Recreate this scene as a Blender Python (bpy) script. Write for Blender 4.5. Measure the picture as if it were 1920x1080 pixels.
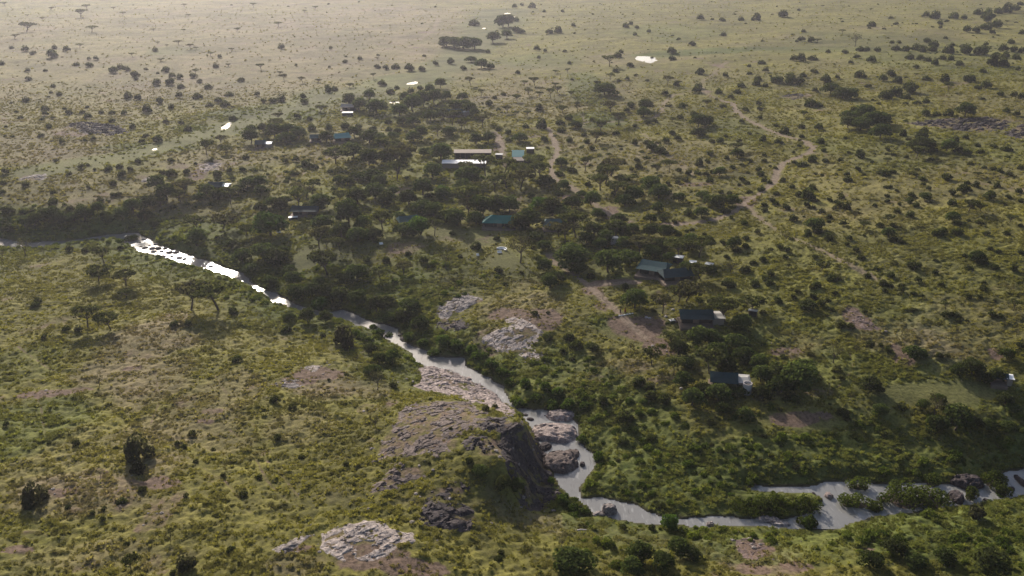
import bpy, bmesh, math, random
import numpy as np
from mathutils import Vector, Matrix, Euler

random.seed(7)
RNG = np.random.default_rng(7)
scene = bpy.context.scene
col = scene.collection
for o in list(bpy.data.objects):
    bpy.data.objects.remove(o)

# ------------------------------------------------------------------ camera, sky, sun, exposure
CAM_H = 110.0
PITCH = math.radians(22.4)
FPX = 1598.0                      # focal length in photograph pixels (1920 wide)
cam_data = bpy.data.cameras.new('camera')
cam = bpy.data.objects.new('camera', cam_data)
col.objects.link(cam)
cam.location = (0, 0, CAM_H)
cam.rotation_euler = (math.pi / 2 - PITCH, 0, 0)
cam_data.sensor_fit = 'HORIZONTAL'
cam_data.angle = 2 * math.atan(960 / FPX)
cam_data.clip_start = 1.0
cam_data.clip_end = 12000
scene.camera = cam

SUN_EL, SUN_AZ = math.radians(24.0), math.radians(-21.0)     # azimuth from +Y towards +X
world = bpy.data.worlds.new('World')
scene.world = world
world.use_nodes = True
wn = world.node_tree.nodes
bg = wn['Background']
sky = wn.new('ShaderNodeTexSky')
sky.sky_type = 'NISHITA'
sky.sun_disc = False
sky.sun_elevation = SUN_EL
sky.sun_rotation = SUN_AZ
sky.altitude = 1500
sky.air_density = 1.0
sky.dust_density = 10.0
sky.ozone_density = 1.0
world.node_tree.links.new(sky.outputs[0], bg.inputs[0])
bg.inputs[1].default_value = 0.105

sun_data = bpy.data.lights.new('sun', 'SUN')
sun_data.energy = 4.8
sun_data.angle = math.radians(0.5)
sun_data.color = (1.0, 0.925, 0.82)
sun = bpy.data.objects.new('sun', sun_data)
col.objects.link(sun)
sdir = Vector((math.sin(SUN_AZ) * math.cos(SUN_EL), math.cos(SUN_AZ) * math.cos(SUN_EL), math.sin(SUN_EL)))
sun.rotation_euler = sdir.to_track_quat('Z', 'Y').to_euler()
sun.location = (-60, 200, 160)

vs = scene.view_settings
vs.view_transform = 'Standard'
vs.look = 'None'
vs.gamma = 1
vs.use_curve_mapping = False
vs.exposure = 0.48
scene.cycles.use_denoising = True
scene.cycles.max_bounces = 6
scene.cycles.diffuse_bounces = 3
scene.cycles.glossy_bounces = 2
scene.cycles.transmission_bounces = 3
scene.cycles.volume_bounces = 1
scene.cycles.transparent_max_bounces = 8

# ------------------------------------------------------------------ helpers
def tag(o, label=None, cat=None, group=None, kind=None):
    if label: o['label'] = label
    if cat: o['category'] = cat
    if group: o['group'] = group
    if kind: o['kind'] = kind
    return o

def empty(name, loc, rz=0.0):
    o = bpy.data.objects.new(name, None)
    o.empty_display_size = 0.5
    o.location = loc
    o.rotation_euler = (0, 0, rz)
    col.objects.link(o)
    return o

def mesh_np(name, verts, faces, mats=(), smooth=False, mat_idx=None):
    """faces: (n,k) int array, or list of arrays of different k."""
    me = bpy.data.meshes.new(name)
    verts = np.asarray(verts, dtype=np.float32)
    fl = faces if isinstance(faces, list) else [faces]
    fl = [np.asarray(f, dtype=np.int32) for f in fl if len(f)]
    loops = np.concatenate([f.ravel() for f in fl])
    tot = np.concatenate([np.full(len(f), f.shape[1], dtype=np.int32) for f in fl])
    start = np.concatenate([[0], np.cumsum(tot)[:-1]]).astype(np.int32)
    me.vertices.add(len(verts))
    me.vertices.foreach_set('co', verts.ravel())
    me.loops.add(len(loops))
    me.loops.foreach_set('vertex_index', loops)
    me.polygons.add(len(tot))
    me.polygons.foreach_set('loop_start', start)
    me.polygons.foreach_set('loop_total', tot)
    if mat_idx is not None:
        me.polygons.foreach_set('material_index', np.asarray(mat_idx, dtype=np.int32))
    me.polygons.foreach_set('use_smooth', np.full(len(tot), smooth, dtype=bool))
    for m in mats: me.materials.append(m)
    me.update(calc_edges=True)
    return me

def link(name, me, parent=None, loc=None):
    o = bpy.data.objects.new(name, me)
    col.objects.link(o)
    if parent is not None: o.parent = parent
    if loc is not None: o.location = loc
    return o

def _h(ix, iy, seed):
    n = (ix.astype(np.int64) * 374761393 + iy.astype(np.int64) * 668265263 + seed * 1442695041) & 0xFFFFFFFF
    n = ((n ^ (n >> 13)) * 1274126177) & 0xFFFFFFFF
    n = n ^ (n >> 16)
    return (n & 0xFFFF) / 32767.5 - 1.0

def noise(x, y, seed=0):
    x = np.asarray(x, float); y = np.asarray(y, float)
    ix = np.floor(x).astype(np.int64); iy = np.floor(y).astype(np.int64)
    fx = x - ix; fy = y - iy
    ux = fx * fx * (3 - 2 * fx); uy = fy * fy * (3 - 2 * fy)
    a = _h(ix, iy, seed); b = _h(ix + 1, iy, seed)
    c = _h(ix, iy + 1, seed); d = _h(ix + 1, iy + 1, seed)
    return (a * (1 - ux) + b * ux) * (1 - uy) + (c * (1 - ux) + d * ux) * uy

def fbm(x, y, lam, octv=3, seed=0, gain=0.5):
    s = 0; a = 1; t = 0
    for k in range(octv):
        s = s + a * noise(x / lam + 17.3 * k, y / lam - 9.1 * k, seed + k); t += a
        a *= gain; lam = lam / 2.03
    return s / t

def sstep(a, b, x):
    t = np.clip((x - a) / (b - a), 0, 1)
    return t * t * (3 - 2 * t)

CP, SP = math.cos(PITCH), math.sin(PITCH)
def ray(px, py):
    u = (np.asarray(px, float) - 960) / FPX
    v = (np.asarray(py, float) - 540) / FPX
    return u, CP - v * SP, -(SP + v * CP)

def flat(px, py, z=0.0):
    dx, dy, dz = ray(px, py)
    t = (CAM_H - z) / (-dz)
    return dx * t, dy * t

def poly_sd(px, py, poly):
    """signed distance (negative inside) of many points to one polygon."""
    poly = np.asarray(poly, float)
    px = np.asarray(px, float); py = np.asarray(py, float)
    d2 = np.full(px.shape, 1e18); ins = np.zeros(px.shape, bool)
    n = len(poly)
    for i in range(n):
        ax, ay = poly[i]; bx, by = poly[(i + 1) % n]
        ex, ey = bx - ax, by - ay
        wx, wy = px - ax, py - ay
        L = ex * ex + ey * ey + 1e-12
        t = np.clip((wx * ex + wy * ey) / L, 0, 1)
        qx, qy = wx - ex * t, wy - ey * t
        d2 = np.minimum(d2, qx * qx + qy * qy)
        if ay != by:
            c = ((ay > py) != (by > py)) & (px < (bx - ax) * (py - ay) / (by - ay) + ax)
            ins ^= c
    d = np.sqrt(d2)
    return np.where(ins, -d, d)

def line_d(px, py, pts):
    pts = np.asarray(pts, float)
    d2 = np.full(np.shape(px), 1e18)
    for i in range(len(pts) - 1):
        ax, ay = pts[i]; bx, by = pts[i + 1]
        ex, ey = bx - ax, by - ay
        wx, wy = px - ax, py - ay
        t = np.clip((wx * ex + wy * ey) / (ex * ex + ey * ey + 1e-12), 0, 1)
        d2 = np.minimum(d2, (wx - ex * t) ** 2 + (wy - ey * t) ** 2)
    return np.sqrt(d2)

# ------------------------------------------------------------------ terrain: control heights
CTRL = [  # photograph pixel of a point on the ground and its height above the river
 (950,812,10),(985,806,9.5),(925,805,10.5),(880,800,10.5),(800,790,9),(700,850,8),(760,900,9),(850,880,10),(900,870,10.5),(945,862,10),(965,880,8),
 (1000,945,1.2),(1040,962,0.8),(985,960,3),(960,985,5),(860,970,8),(700,1020,10),(500,1050,11),(1050,1010,4.5),(1300,1030,4),(1300,1080,6),
 (1010,900,1.2),(1028,925,.6),
 (1600,1040,3),(1900,1040,3),(1900,985,1.4),(1500,1005,.9),(1250,1005,1.5),(1110,980,1.5),
 (300,1000,10),(100,900,9),(0,1080,11),(300,800,7),(100,700,5),(300,620,5),(500,720,6),(600,680,4.5),(700,740,6),(640,640,2.3),
 (450,560,2.5),(200,520,2.5),(50,520,2.5),(700,680,3.5),(760,730,4.5),(850,752,6),(905,768,6.5),(700,640,1.2),(830,715,2.2),(900,740,2.4),
 (100,430,2.5),(100,400,7),(200,400,7),(250,420,2.5),(300,430,2.2),(0,420,4),(0,380,8),(400,470,1.6),(500,520,1.6),(450,440,3.5),
 (600,560,1.6),(700,570,2.4),(800,560,4),(850,600,3),(940,625,4),(990,650,3),(900,660,1.2),(1050,700,2.2),(1150,760,2.6),(1130,830,1),
 (1150,890,1),(1300,900,1.2),(1300,800,4),(1500,860,2.4),(1700,860,1.8),(1900,860,1.8),(1600,750,6),(1800,760,6),(1100,600,6),(1250,560,8),
 (1000,500,6),(800,480,6),(600,470,5),(700,400,8),(900,350,9),(1300,450,11),(1600,500,14),(1900,600,13),(1900,400,20),(1500,300,16),
 (1200,250,13),(900,250,11),(500,250,10),(200,250,11),(0,250,12),(900,100,14),(1500,100,25),(1900,150,30),(200,100,12),(200,10,14),
 (900,10,16),(1700,10,35),(-400,1080,10),(-300,600,5),(-300,300,12),(2300,1060,5),(2300,600,16),(2300,300,26),(960,1400,10),(100,1500,14),(1800,1500,8),
]
cx, cy, cz = [], [], []
for a, b, c in CTRL:
    X, Y = flat(a, b, c); cx.append(float(X)); cy.append(float(Y)); cz.append(c)
for X, Y, Z in ((-4500, 5200, 20), (0, 5200, 24), (4500, 5200, 40), (-2500, 2600, 18), (2500, 2600, 42), (0, 20, 14), (-90, 20, 14), (90, 20, 12)):
    cx.append(X); cy.append(Y); cz.append(Z)
cx, cy, cz = map(np.array, (cx, cy, cz))
def _phi(r2): return np.sqrt(r2 + 6.0)
A = _phi((cx[:, None] - cx) ** 2 + (cy[:, None] - cy) ** 2)
n = len(cx)
M_ = np.zeros((n + 1, n + 1)); M_[:n, :n] = A; M_[:n, n] = 1; M_[n, :n] = 1
sol = np.linalg.solve(M_, np.concatenate([cz, [0]]))
def rbf(X, Y):
    out = np.full(X.shape, sol[n])
    for i in range(n):
        out += sol[i] * np.sqrt((X - cx[i]) ** 2 + (Y - cy[i]) ** 2 + 6.0)
    return out

UP_BANK = [(-120,432),(-60,440),(0,446),(40,455),(120,452),(200,440),(240,436),(262,437),(285,452),(300,460),(330,469),(362,481),(392,491),(420,503),(446,511),(480,533),
 (500,544),(522,551),(540,565),(580,577),(620,584),(640,580),(662,585),(690,601),(738,613),(748,616),(757,640),(790,655),(820,668),(868,672),(880,690),
 (920,708),(945,730),(962,758),(1000,768),(1040,766),(1082,786),(1086,830),(1110,848),(1125,870),(1098,893),(1090,915),(1096,932),(1130,930),(1190,948),
 (1240,970),(1310,966),(1400,972),(1500,972),(1538,957),(1545,940),(1520,926),(1440,924),(1408,917),(1420,911),(1500,915),(1550,905),(1600,903),(1650,908),
 (1740,903),(1850,905),(1890,890),(1925,878),(2000,868),(2150,850)]
LO_BANK = [(2150,925),(1990,928),(1905,932),(1860,937),(1800,950),(1740,958),(1690,962),(1620,978),(1560,992),(1500,991),(1400,987),(1320,988),(1230,984),(1170,976),
 (1120,963),(1092,947),(1068,934),(1047,917),(1040,895),(1027,870),(1014,838),(992,797),(976,776),(950,763),(930,743),(890,714),(850,698),(800,687),(782,681),
 (770,664),(745,649),(725,638),(700,620),(664,607),(628,597),(590,592),(540,576),(515,570),(484,547),(440,520),(400,509),(360,499),(310,484),(265,472),(235,454),
 (222,450),(160,456),(90,464),(20,466),(-60,470),(-120,466)]
RIVER = np.array([[float(v) for v in flat(a, b, 0)] for a, b in UP_BANK + LO_BANK])

# grid
ys = list(np.arange(30, 112, 1.6))
y = 112.0
while y < 262: ys.append(y); y += 0.46
while y < 1900: ys.append(y); y *= 1.0044
while y < 5600: ys.append(y); y *= 1.04
YS = np.array(ys)
US = np.concatenate([np.linspace(-1, -.6, 32, endpoint=False), np.linspace(-.6, .6, 740), np.linspace(.6, 1, 33)[1:]])
NU = len(US)
def halfw(Y): return (0.70 * Y + 45) / .6        # the middle 60 % is what the photograph can show, finely divided
GY, GU = np.meshgrid(YS, US, indexing='ij')
GX = GU * halfw(GY)
GH = rbf(GX, GY)
far = sstep(250, 600, GY)
GH += far * (2.2 * fbm(GX, GY, 170, 3, 11)) + 0.55 * fbm(GX, GY, 22, 3, 5)
RSD = np.full(GX.shape, 400.0)
m = (GY > 125) & (GY < 440) & (np.abs(GX) < 260)
RSD[m] = poly_sd(GX[m], GY[m], RIVER) + 0.95 * fbm(GX[m], GY[m], 3.2, 2, 31) + 0.7 * fbm(GX[m], GY[m], 9, 2, 33)
bank = sstep(0, 5.0, RSD)
GH = np.where(RSD > 0, 0.22 + np.maximum(GH - 0.22, 0.12) * np.maximum(bank, 0.02), -0.15 - 1.3 * sstep(0, 4, -RSD))
# water is level: nothing but the channel may dip under it
def gridlook(arr, X, Y):
    X = np.asarray(X, float); Y = np.asarray(Y, float)
    j = np.clip(np.searchsorted(YS, Y) - 1, 0, len(YS) - 2)
    fy = np.clip((Y - YS[j]) / (YS[j + 1] - YS[j]), 0, 1)
    u = np.clip(X / halfw(Y), -1, 1)
    k = np.clip(np.searchsorted(US, u) - 1, 0, NU - 2)
    fu = np.clip((u - US[k]) / (US[k + 1] - US[k]), 0, 1)
    return (arr[j, k] * (1 - fu) + arr[j, k + 1] * fu) * (1 - fy) + (arr[j + 1, k] * (1 - fu) + arr[j + 1, k + 1] * fu) * fy

TT = 105 * 1.0016 ** np.arange(2200)
def at(px, py):
    """the point of the ground that the photograph shows at a pixel"""
    px = np.atleast_1d(np.asarray(px, float)); py = np.atleast_1d(np.asarray(py, float))
    dx, dy, dz = ray(px, py)
    X = dx[:, None] * TT; Y = dy[:, None] * TT; Z = CAM_H + dz[:, None] * TT
    below = Z < gridlook(GH, X, Y)
    i = np.where(below.any(1), below.argmax(1), len(TT) - 1)
    i = np.maximum(i, 1)
    r = np.arange(len(px))
    g0 = Z[r, i - 1] - gridlook(GH, X[r, i - 1], Y[r, i - 1])
    g1 = Z[r, i] - gridlook(GH, X[r, i], Y[r, i])
    f = np.clip(g0 / (g0 - g1 + 1e-9), 0, 1)
    return np.stack([X[r, i - 1] * (1 - f) + X[r, i] * f, Y[r, i - 1] * (1 - f) + Y[r, i] * f], 1)

def ground(x, y): return float(gridlook(GH, np.array([x]), np.array([y]))[0])
def depth_of(x, y, z): return y * CP + (CAM_H - z) * SP      # distance along the view axis
def mpp(x, y): return depth_of(x, y, ground(x, y)) / FPX
def to_px(x, y, z):
    d = depth_of(x, y, z)
    return 960 + FPX * x / d, 540 + FPX * ((CAM_H - z) * CP - y * SP) / d
def at1(px, py):
    p = at([px], [py])[0]; return float(p[0]), float(p[1])
# ------------------------------------------------------------------ ponds (standing water away from the river)
PONDS = [  # outline in the photograph, label
 ([(1191,110),(1196,105),(1212,104),(1228,106),(1229,111),(1232,113),(1226,115),(1222,119),(1210,117),(1198,114)], 'large pale pond on the open plain beyond the woodland'),
 ([(416,243),(418,236),(424,231),(433,228),(434,231),(427,238),(420,243)], 'small pond in the green valley'),
 ([(287,280),(289,277),(294,277),(295,280),(291,281)], 'tiny pool low in the green valley'),
 ([(762,157),(768,154),(780,152),(786,153),(776,158),(767,158)], 'short open stretch of stream beyond the far woodland'),
 ([(729,192),(733,190),(747,190),(749,192),(744,195),(735,195)], 'pond in the far woodland'),
 ([(946,25),(950,23),(956,24),(955,27),(948,27)], 'farthest pond on the hazy plain'),
 ([(960,32),(963,30),(967,31),(965,33)], 'second far pond on the hazy plain'),
 ([(904,53),(907,51),(910,52),(908,54)], 'speck of water behind the far thicket'),
]
GH = np.minimum(GH, 75)
POND_GEO = []
for poly, lab in PONDS:
    w = at([p[0] for p in poly], [p[1] for p in poly])
    c = w.mean(0); R = np.abs(w - c).max() + 30
    lev = float(gridlook(GH, c[None, 0], c[None, 1])[0]) - 0.25
    sel = (np.abs(GX - c[0]) < R) & (np.abs(GY - c[1]) < R)
    sd = poly_sd(GX[sel], GY[sel], w)
    g = GH[sel]
    k = sstep(2, 22, sd)
    GH[sel] = np.where(sd < 0, lev - 0.5 * sstep(0, 5, -sd), lev + 0.05 + (g - lev) * k)
    POND_GEO.append((w, lev, lab))

# ------------------------------------------------------------------ ground cover masks (what grows or lies where)
def spots(lst):
    out = np.zeros(GX.shape)
    P = at([s[0] for s in lst], [s[1] for s in lst])
    for (px, py, rx, ry, amt), (X, Y) in zip(lst, P):
        z = float(gridlook(GH, np.array([X]), np.array([Y]))[0])
        d = depth_of(X, Y, z); mp = d / FPX
        sn = (CAM_H - z) / math.hypot(math.hypot(X, Y), CAM_H - z)
        wx, wy = rx * mp, ry * mp / sn
        x0 = np.searchsorted(YS, Y - wy * 1.9); x1 = np.searchsorted(YS, Y + wy * 1.9)
        if x1 <= x0: continue
        gx, gy = GX[x0:x1], GY[x0:x1]
        lam = max(3.0, 0.8 * min(wx, wy))
        q = np.hypot((gx - X) / wx, (gy - Y) / wy) + 0.38 * fbm(gx, gy, lam, 3, 71)
        out[x0:x1] = np.maximum(out[x0:x1], amt * (1 - sstep(0.62, 1.12, q)))
    return out

BARE = [(275,640,60,56,.42),(290,712,60,36,.40),(420,735,60,28,.36),(330,800,60,20,.36),(640,725,60,20,.4),(1490,655,50,16,.4),(1780,640,80,20,.36),(85,738,62,9,.9),(150,730,30,7,.7),(600,702,62,15,.95),(555,715,40,12,.8),(400,772,30,8,.6),(385,790,25,6,.7),(170,890,40,13,.6),(112,922,42,10,.75),(35,1030,34,9,.8),
 (700,1045,90,28,.8),(770,1062,70,22,.9),(560,1030,40,10,.8),(1010,598,50,20,.85),(955,590,50,14,.8),(920,640,45,25,.6),(1195,615,66,26,.9),(1235,650,36,16,.9),(1110,545,26,12,.8),
 (1150,530,55,7,.8),(1598,590,24,18,.9),(1622,610,26,14,.9),(1475,660,36,9,.7),(1695,672,24,12,.8),(1682,655,16,8,.8),(1500,786,66,13,.8),(1535,735,36,10,.6),(1862,662,16,10,.8),
 (1410,1030,44,28,.85),(1412,1068,40,16,.85),(1500,1062,40,14,.7),(1620,1030,24,8,.6),(1310,345,40,5,.7),(400,312,42,12,.6),(370,330,24,12,.7),(60,332,24,6,.7),(335,312,26,6,.6),(1000,255,30,4,.6),(935,270,14,24,.7),
 (1145,398,22,14,.9),(1265,420,34,5,.9),(1400,378,30,11,.8),(1060,372,26,9,.8),(760,465,46,13,.6),(845,448,44,6,.5),(745,475,26,10,.5),(1320,170,14,20,.5),(1500,180,30,5,.6),(1700,175,40,5,.4),
 (700,765,40,16,.5),(735,755,16,10,.6),(1240,560,10,18,.6),(1130,575,16,12,.7),(760,355,24,9,.6),(100,300,120,12,.35),(150,245,90,10,.5),(900,455,30,8,.4),(1190,690,36,10,.5),(1120,710,24,9,.5),
 (880,580,30,10,.4),(250,690,18,8,.7),(470,725,30,9,.5),(240,660,34,10,.5),(1060,590,20,7,.5),(690,830,20,8,.5),(640,860,24,6,.5),(1340,120,30,5,.5),(1290,110,40,4,.4),(820,60,90,4,.35),(760,92,40,6,.35),(880,300,40,6,.5),(1090,305,30,5,.4),
 (1560,1010,10,3,.4),(1270,860,10,4,.3),(130,955,30,10,.5),(300,905,40,12,.4),(400,900,30,10,.4),(80,1000,40,8,.5)]
DRY = [(300,60,560,90,.55),(640,60,330,80,.75),(60,270,220,36,.75),(100,225,200,30,.5),(420,295,160,22,.6),(880,130,170,22,.55),(1010,180,140,36,.6),(1150,185,120,30,.4),(1250,300,220,60,.45),
 (275,640,95,75,.85),(290,710,90,55,.8),(420,735,90,55,.6),(200,690,60,30,.6),(560,800,80,40,.5),(620,720,80,34,.85),(350,800,140,40,.55),(130,930,150,45,.6),(300,870,60,30,.5),(430,830,60,25,.55),
 (1500,650,70,26,.5),(1760,640,140,34,.55),(1620,610,50,40,.7),(1050,985,170,36,.75),(1180,1010,120,30,.6),(1400,1040,130,46,.85),(980,575,120,30,.6),(900,545,120,34,.4),(1720,330,240,60,.4),(1900,200,120,30,.4),
 (1850,600,120,40,.4),(1640,440,160,70,.3),(1100,260,80,40,.5),(600,290,60,24,.7),(400,410,60,14,.4),(460,460,30,20,.5),(1150,690,80,16,.5),(820,940,90,24,.4),(640,930,60,30,.4),(1330,690,50,12,.4),(1430,735,60,18,.5),
 (1200,110,140,12,.5),(1600,70,260,20,.35),(330,380,120,20,.5),(150,350,150,30,.55),(700,730,40,30,.6),(900,640,60,26,.6),(200,1040,200,30,.35),(560,1060,70,24,.6)]
LUSH = [(1160,800,170,80,.85),(1310,880,210,60,1),(1520,860,210,56,.95),(1780,1000,270,50,1),(1900,1060,180,40,1),(1060,690,70,50,.75),(1110,740,80,60,.8),(850,640,90,30,.9),(700,560,170,50,.9),(560,520,140,44,.85),
 (400,440,130,34,.75),(240,430,70,13,.9),(160,445,90,10,.7),(1600,700,140,50,.6),(1860,740,120,30,.6),(40,800,120,60,.7),(30,690,80,50,.4),(1155,602,62,15,1),(500,212,130,16,.85),(420,242,90,11,.85),(300,277,110,10,.75),(180,305,110,9,.5),
 (600,185,80,18,.8),(760,150,90,14,.85),(850,118,66,12,.75),(930,40,66,20,.75),(895,82,50,12,.7),(1100,165,40,36,.75),(1115,225,66,16,.85),(1335,96,170,5,1),(1540,92,130,6,.6),(1250,60,120,14,.45),(1700,90,200,40,.4),(1000,115,110,14,.5),
 (330,95,60,7,.6),(1750,700,120,26,.6),(1650,820,140,40,.7),(1480,690,80,30,.5),(800,520,160,50,.5),(1100,480,160,60,.5),(1350,650,140,60,.7),(700,380,220,60,.6),(900,310,160,40,.5),(600,460,120,30,.6),(420,420,60,20,.6),(1380,250,60,30,.3),
 (690,650,70,30,.7),(500,600,80,24,.4),(1260,1000,120,30,.6),(1050,935,40,26,.9),(960,500,60,30,.4),(750,200,140,26,.6),(1840,840,100,40,.8),(1530,560,300,60,.35),(1650,500,300,80,.3),(1750,280,220,40,.4)]
LAWN = [(585,478,44,20,1),(640,470,70,18,.8),(850,440,90,11,.9),(905,448,60,12,.9),(942,488,36,22,1),(980,500,26,18,.8),(1150,530,60,9,.9),(1195,615,70,28,.7),(1760,736,140,20,1),(1500,788,90,16,.9),(1060,480,30,18,.7),(1640,760,60,14,.6),
 (440,450,20,12,.6),(880,475,20,12,.7),(1240,590,30,12,.6),(700,250,60,6,.5),(850,240,60,6,.5)]
mBARE, mDRY, mLUSH, mLAWN = spots(BARE), spots(DRY), spots(LUSH), spots(LAWN)
VALLEY = [(60,325),(130,308),(210,297),(300,278),(360,262),(425,243),(490,222),(560,198),(620,182),(690,168),(780,150),(830,128),(870,104),(905,78),(925,50),(940,20)]
w = at([p[0] for p in VALLEY], [p[1] for p in VALLEY])
vd = line_d(GX, GY, w) + 6 * fbm(GX, GY, 30, 3, 61)
mVAL = 1 - sstep(.012 * GY, .040 * GY, vd)
mLUSH = np.maximum(mLUSH, .75 * mVAL); mLAWN = np.maximum(mLAWN, .88 * mVAL); mDRY = mDRY * (1 - .9 * mVAL)
near_river = (1 - sstep(3, 26, RSD + 6 * fbm(GX, GY, 14, 2, 8))) * (RSD < 200)
left_top = (GX < 10) & (GY < 190)
mLUSH = np.maximum(mLUSH, near_river * np.where(left_top, 0.35, 0.9))
wild = fbm(GX, GY, 38, 4, 91)
mDRY = np.clip(mDRY + 0.35 * sstep(0.05, 0.5, wild) - 0.15, 0, 1)
mLUSH = np.clip(mLUSH + 0.18 * sstep(0.1, 0.5, fbm(GX, GY, 30, 4, 93)), 0, 1)
mBARE = np.clip(mBARE + 0.55 * sstep(0.36, 0.55, fbm(GX, GY, 13, 3, 95)) * (1 - mLUSH), 0, 1)

# vehicle tracks and footpaths, worn into the ground
TRACKS = [  # (pixels, half width m, strength)
 ([(1366,116),(1358,118),(1338,138),(1318,152),(1314,162),(1322,174),(1348,187)],2.2,.5),
 ([(1348,187),(1374,194),(1380,208),(1400,224),(1440,243),(1478,257),(1508,264),(1524,275),(1520,285),(1496,295),(1468,306),(1457,322),(1452,341),(1428,361),(1402,376),(1380,395),(1346,410),(1300,418),(1255,422)],2.6,1.0),
 ([(1402,388),(1430,414),(1470,440),(1520,460),(1560,480),(1600,500),(1652,526)],2.2,.8),
 ([(1028,240),(1038,262),(1046,285),(1030,312),(1040,335),(1070,350),(1100,370),(1130,395),(1160,411),(1182,416)],2.4,1.0),
 ([(928,248),(938,268),(944,290),(950,312)],3.0,.8),
 ([(1282,176),(1262,178),(1246,192),(1240,210),(1224,222),(1190,227),(1100,229)],2.2,.8),
 ([(1028,478),(1040,492),(1070,510),(1100,532),(1130,560),(1163,590),(1186,611),(1210,634)],2.3,1.0),
 ([(1105,535),(1150,531),(1195,528)],2.4,.9),
 ([(1243,555),(1246,575),(1249,594)],1.5,.9),
 ([(1205,250),(1232,272),(1262,297),(1300,330)],1.8,.6),
 ([(1655,630),(1690,615),(1712,603),(1732,588)],.5,.5),
 ([(1480,265),(1440,250)],2.0,.4),
 ([(1090,215),(1097,228),(1092,235)],1.8,.7),
 ([(1300,78),(1250,90)],2.0,.3),
 ([(785,75),(815,55),(822,35)],3.0,.5),
]
mTRACK = np.zeros(GX.shape); mRUT = np.zeros(GX.shape)
TRACK_W = []
for pts, hw, st in TRACKS:
    w = at([p[0] for p in pts], [p[1] for p in pts]); TRACK_W.append((w, hw, st))
    x0 = np.searchsorted(YS, w[:, 1].min() - 12); x1 = np.searchsorted(YS, w[:, 1].max() + 12)
    d = line_d(GX[x0:x1], GY[x0:x1], w) + 0.5 * fbm(GX[x0:x1], GY[x0:x1], 4, 2, 55) + .9 * np.maximum(fbm(GX[x0:x1], GY[x0:x1], 26, 2, 56), 0)
    d = np.abs(d)
    hw2 = hw * .48 * (1 + 0.0008 * GY[x0:x1])
    mTRACK[x0:x1] = np.maximum(mTRACK[x0:x1], st * (1 - sstep(hw2 * 0.75, hw2 * 1.35, d)))
    if hw > 1.5: mRUT[x0:x1] = np.maximum(mRUT[x0:x1], st * np.exp(-((d - hw * .30) / (hw * .12)) ** 2))
# narrow animal paths on the plateau: trodden dark lines
PATHS = [[(68,742),(76,762),(82,800),(84,816)],[(430,805),(470,835),(520,880),(560,930)],[(310,650),(290,700),(300,750),(280,800)],[(20,640),(90,690),(180,720)],[(700,640),(640,700),(560,760)],[(370,560),(330,620),(300,650)],
 [(480,860),(500,900),(540,940)],[(400,700),(440,760),(480,800)],[(1590,640),(1600,690),(1560,740)],[(340,850),(420,900),(470,960)]]
mPATH = np.zeros(GX.shape)
for pts in PATHS:
    w = at([p[0] for p in pts], [p[1] for p in pts])
    x0 = np.searchsorted(YS, w[:, 1].min() - 6); x1 = np.searchsorted(YS, w[:, 1].max() + 6)
    d = line_d(GX[x0:x1], GY[x0:x1], w) + 0.8 * np.abs(fbm(GX[x0:x1], GY[x0:x1], 5, 2, 57))
    mPATH[x0:x1] = np.maximum(mPATH[x0:x1], 1 - sstep(0.2, 0.75, d))
mBARE = np.clip(np.maximum(mBARE, 0.6 * mPATH), 0, 1)
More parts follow.
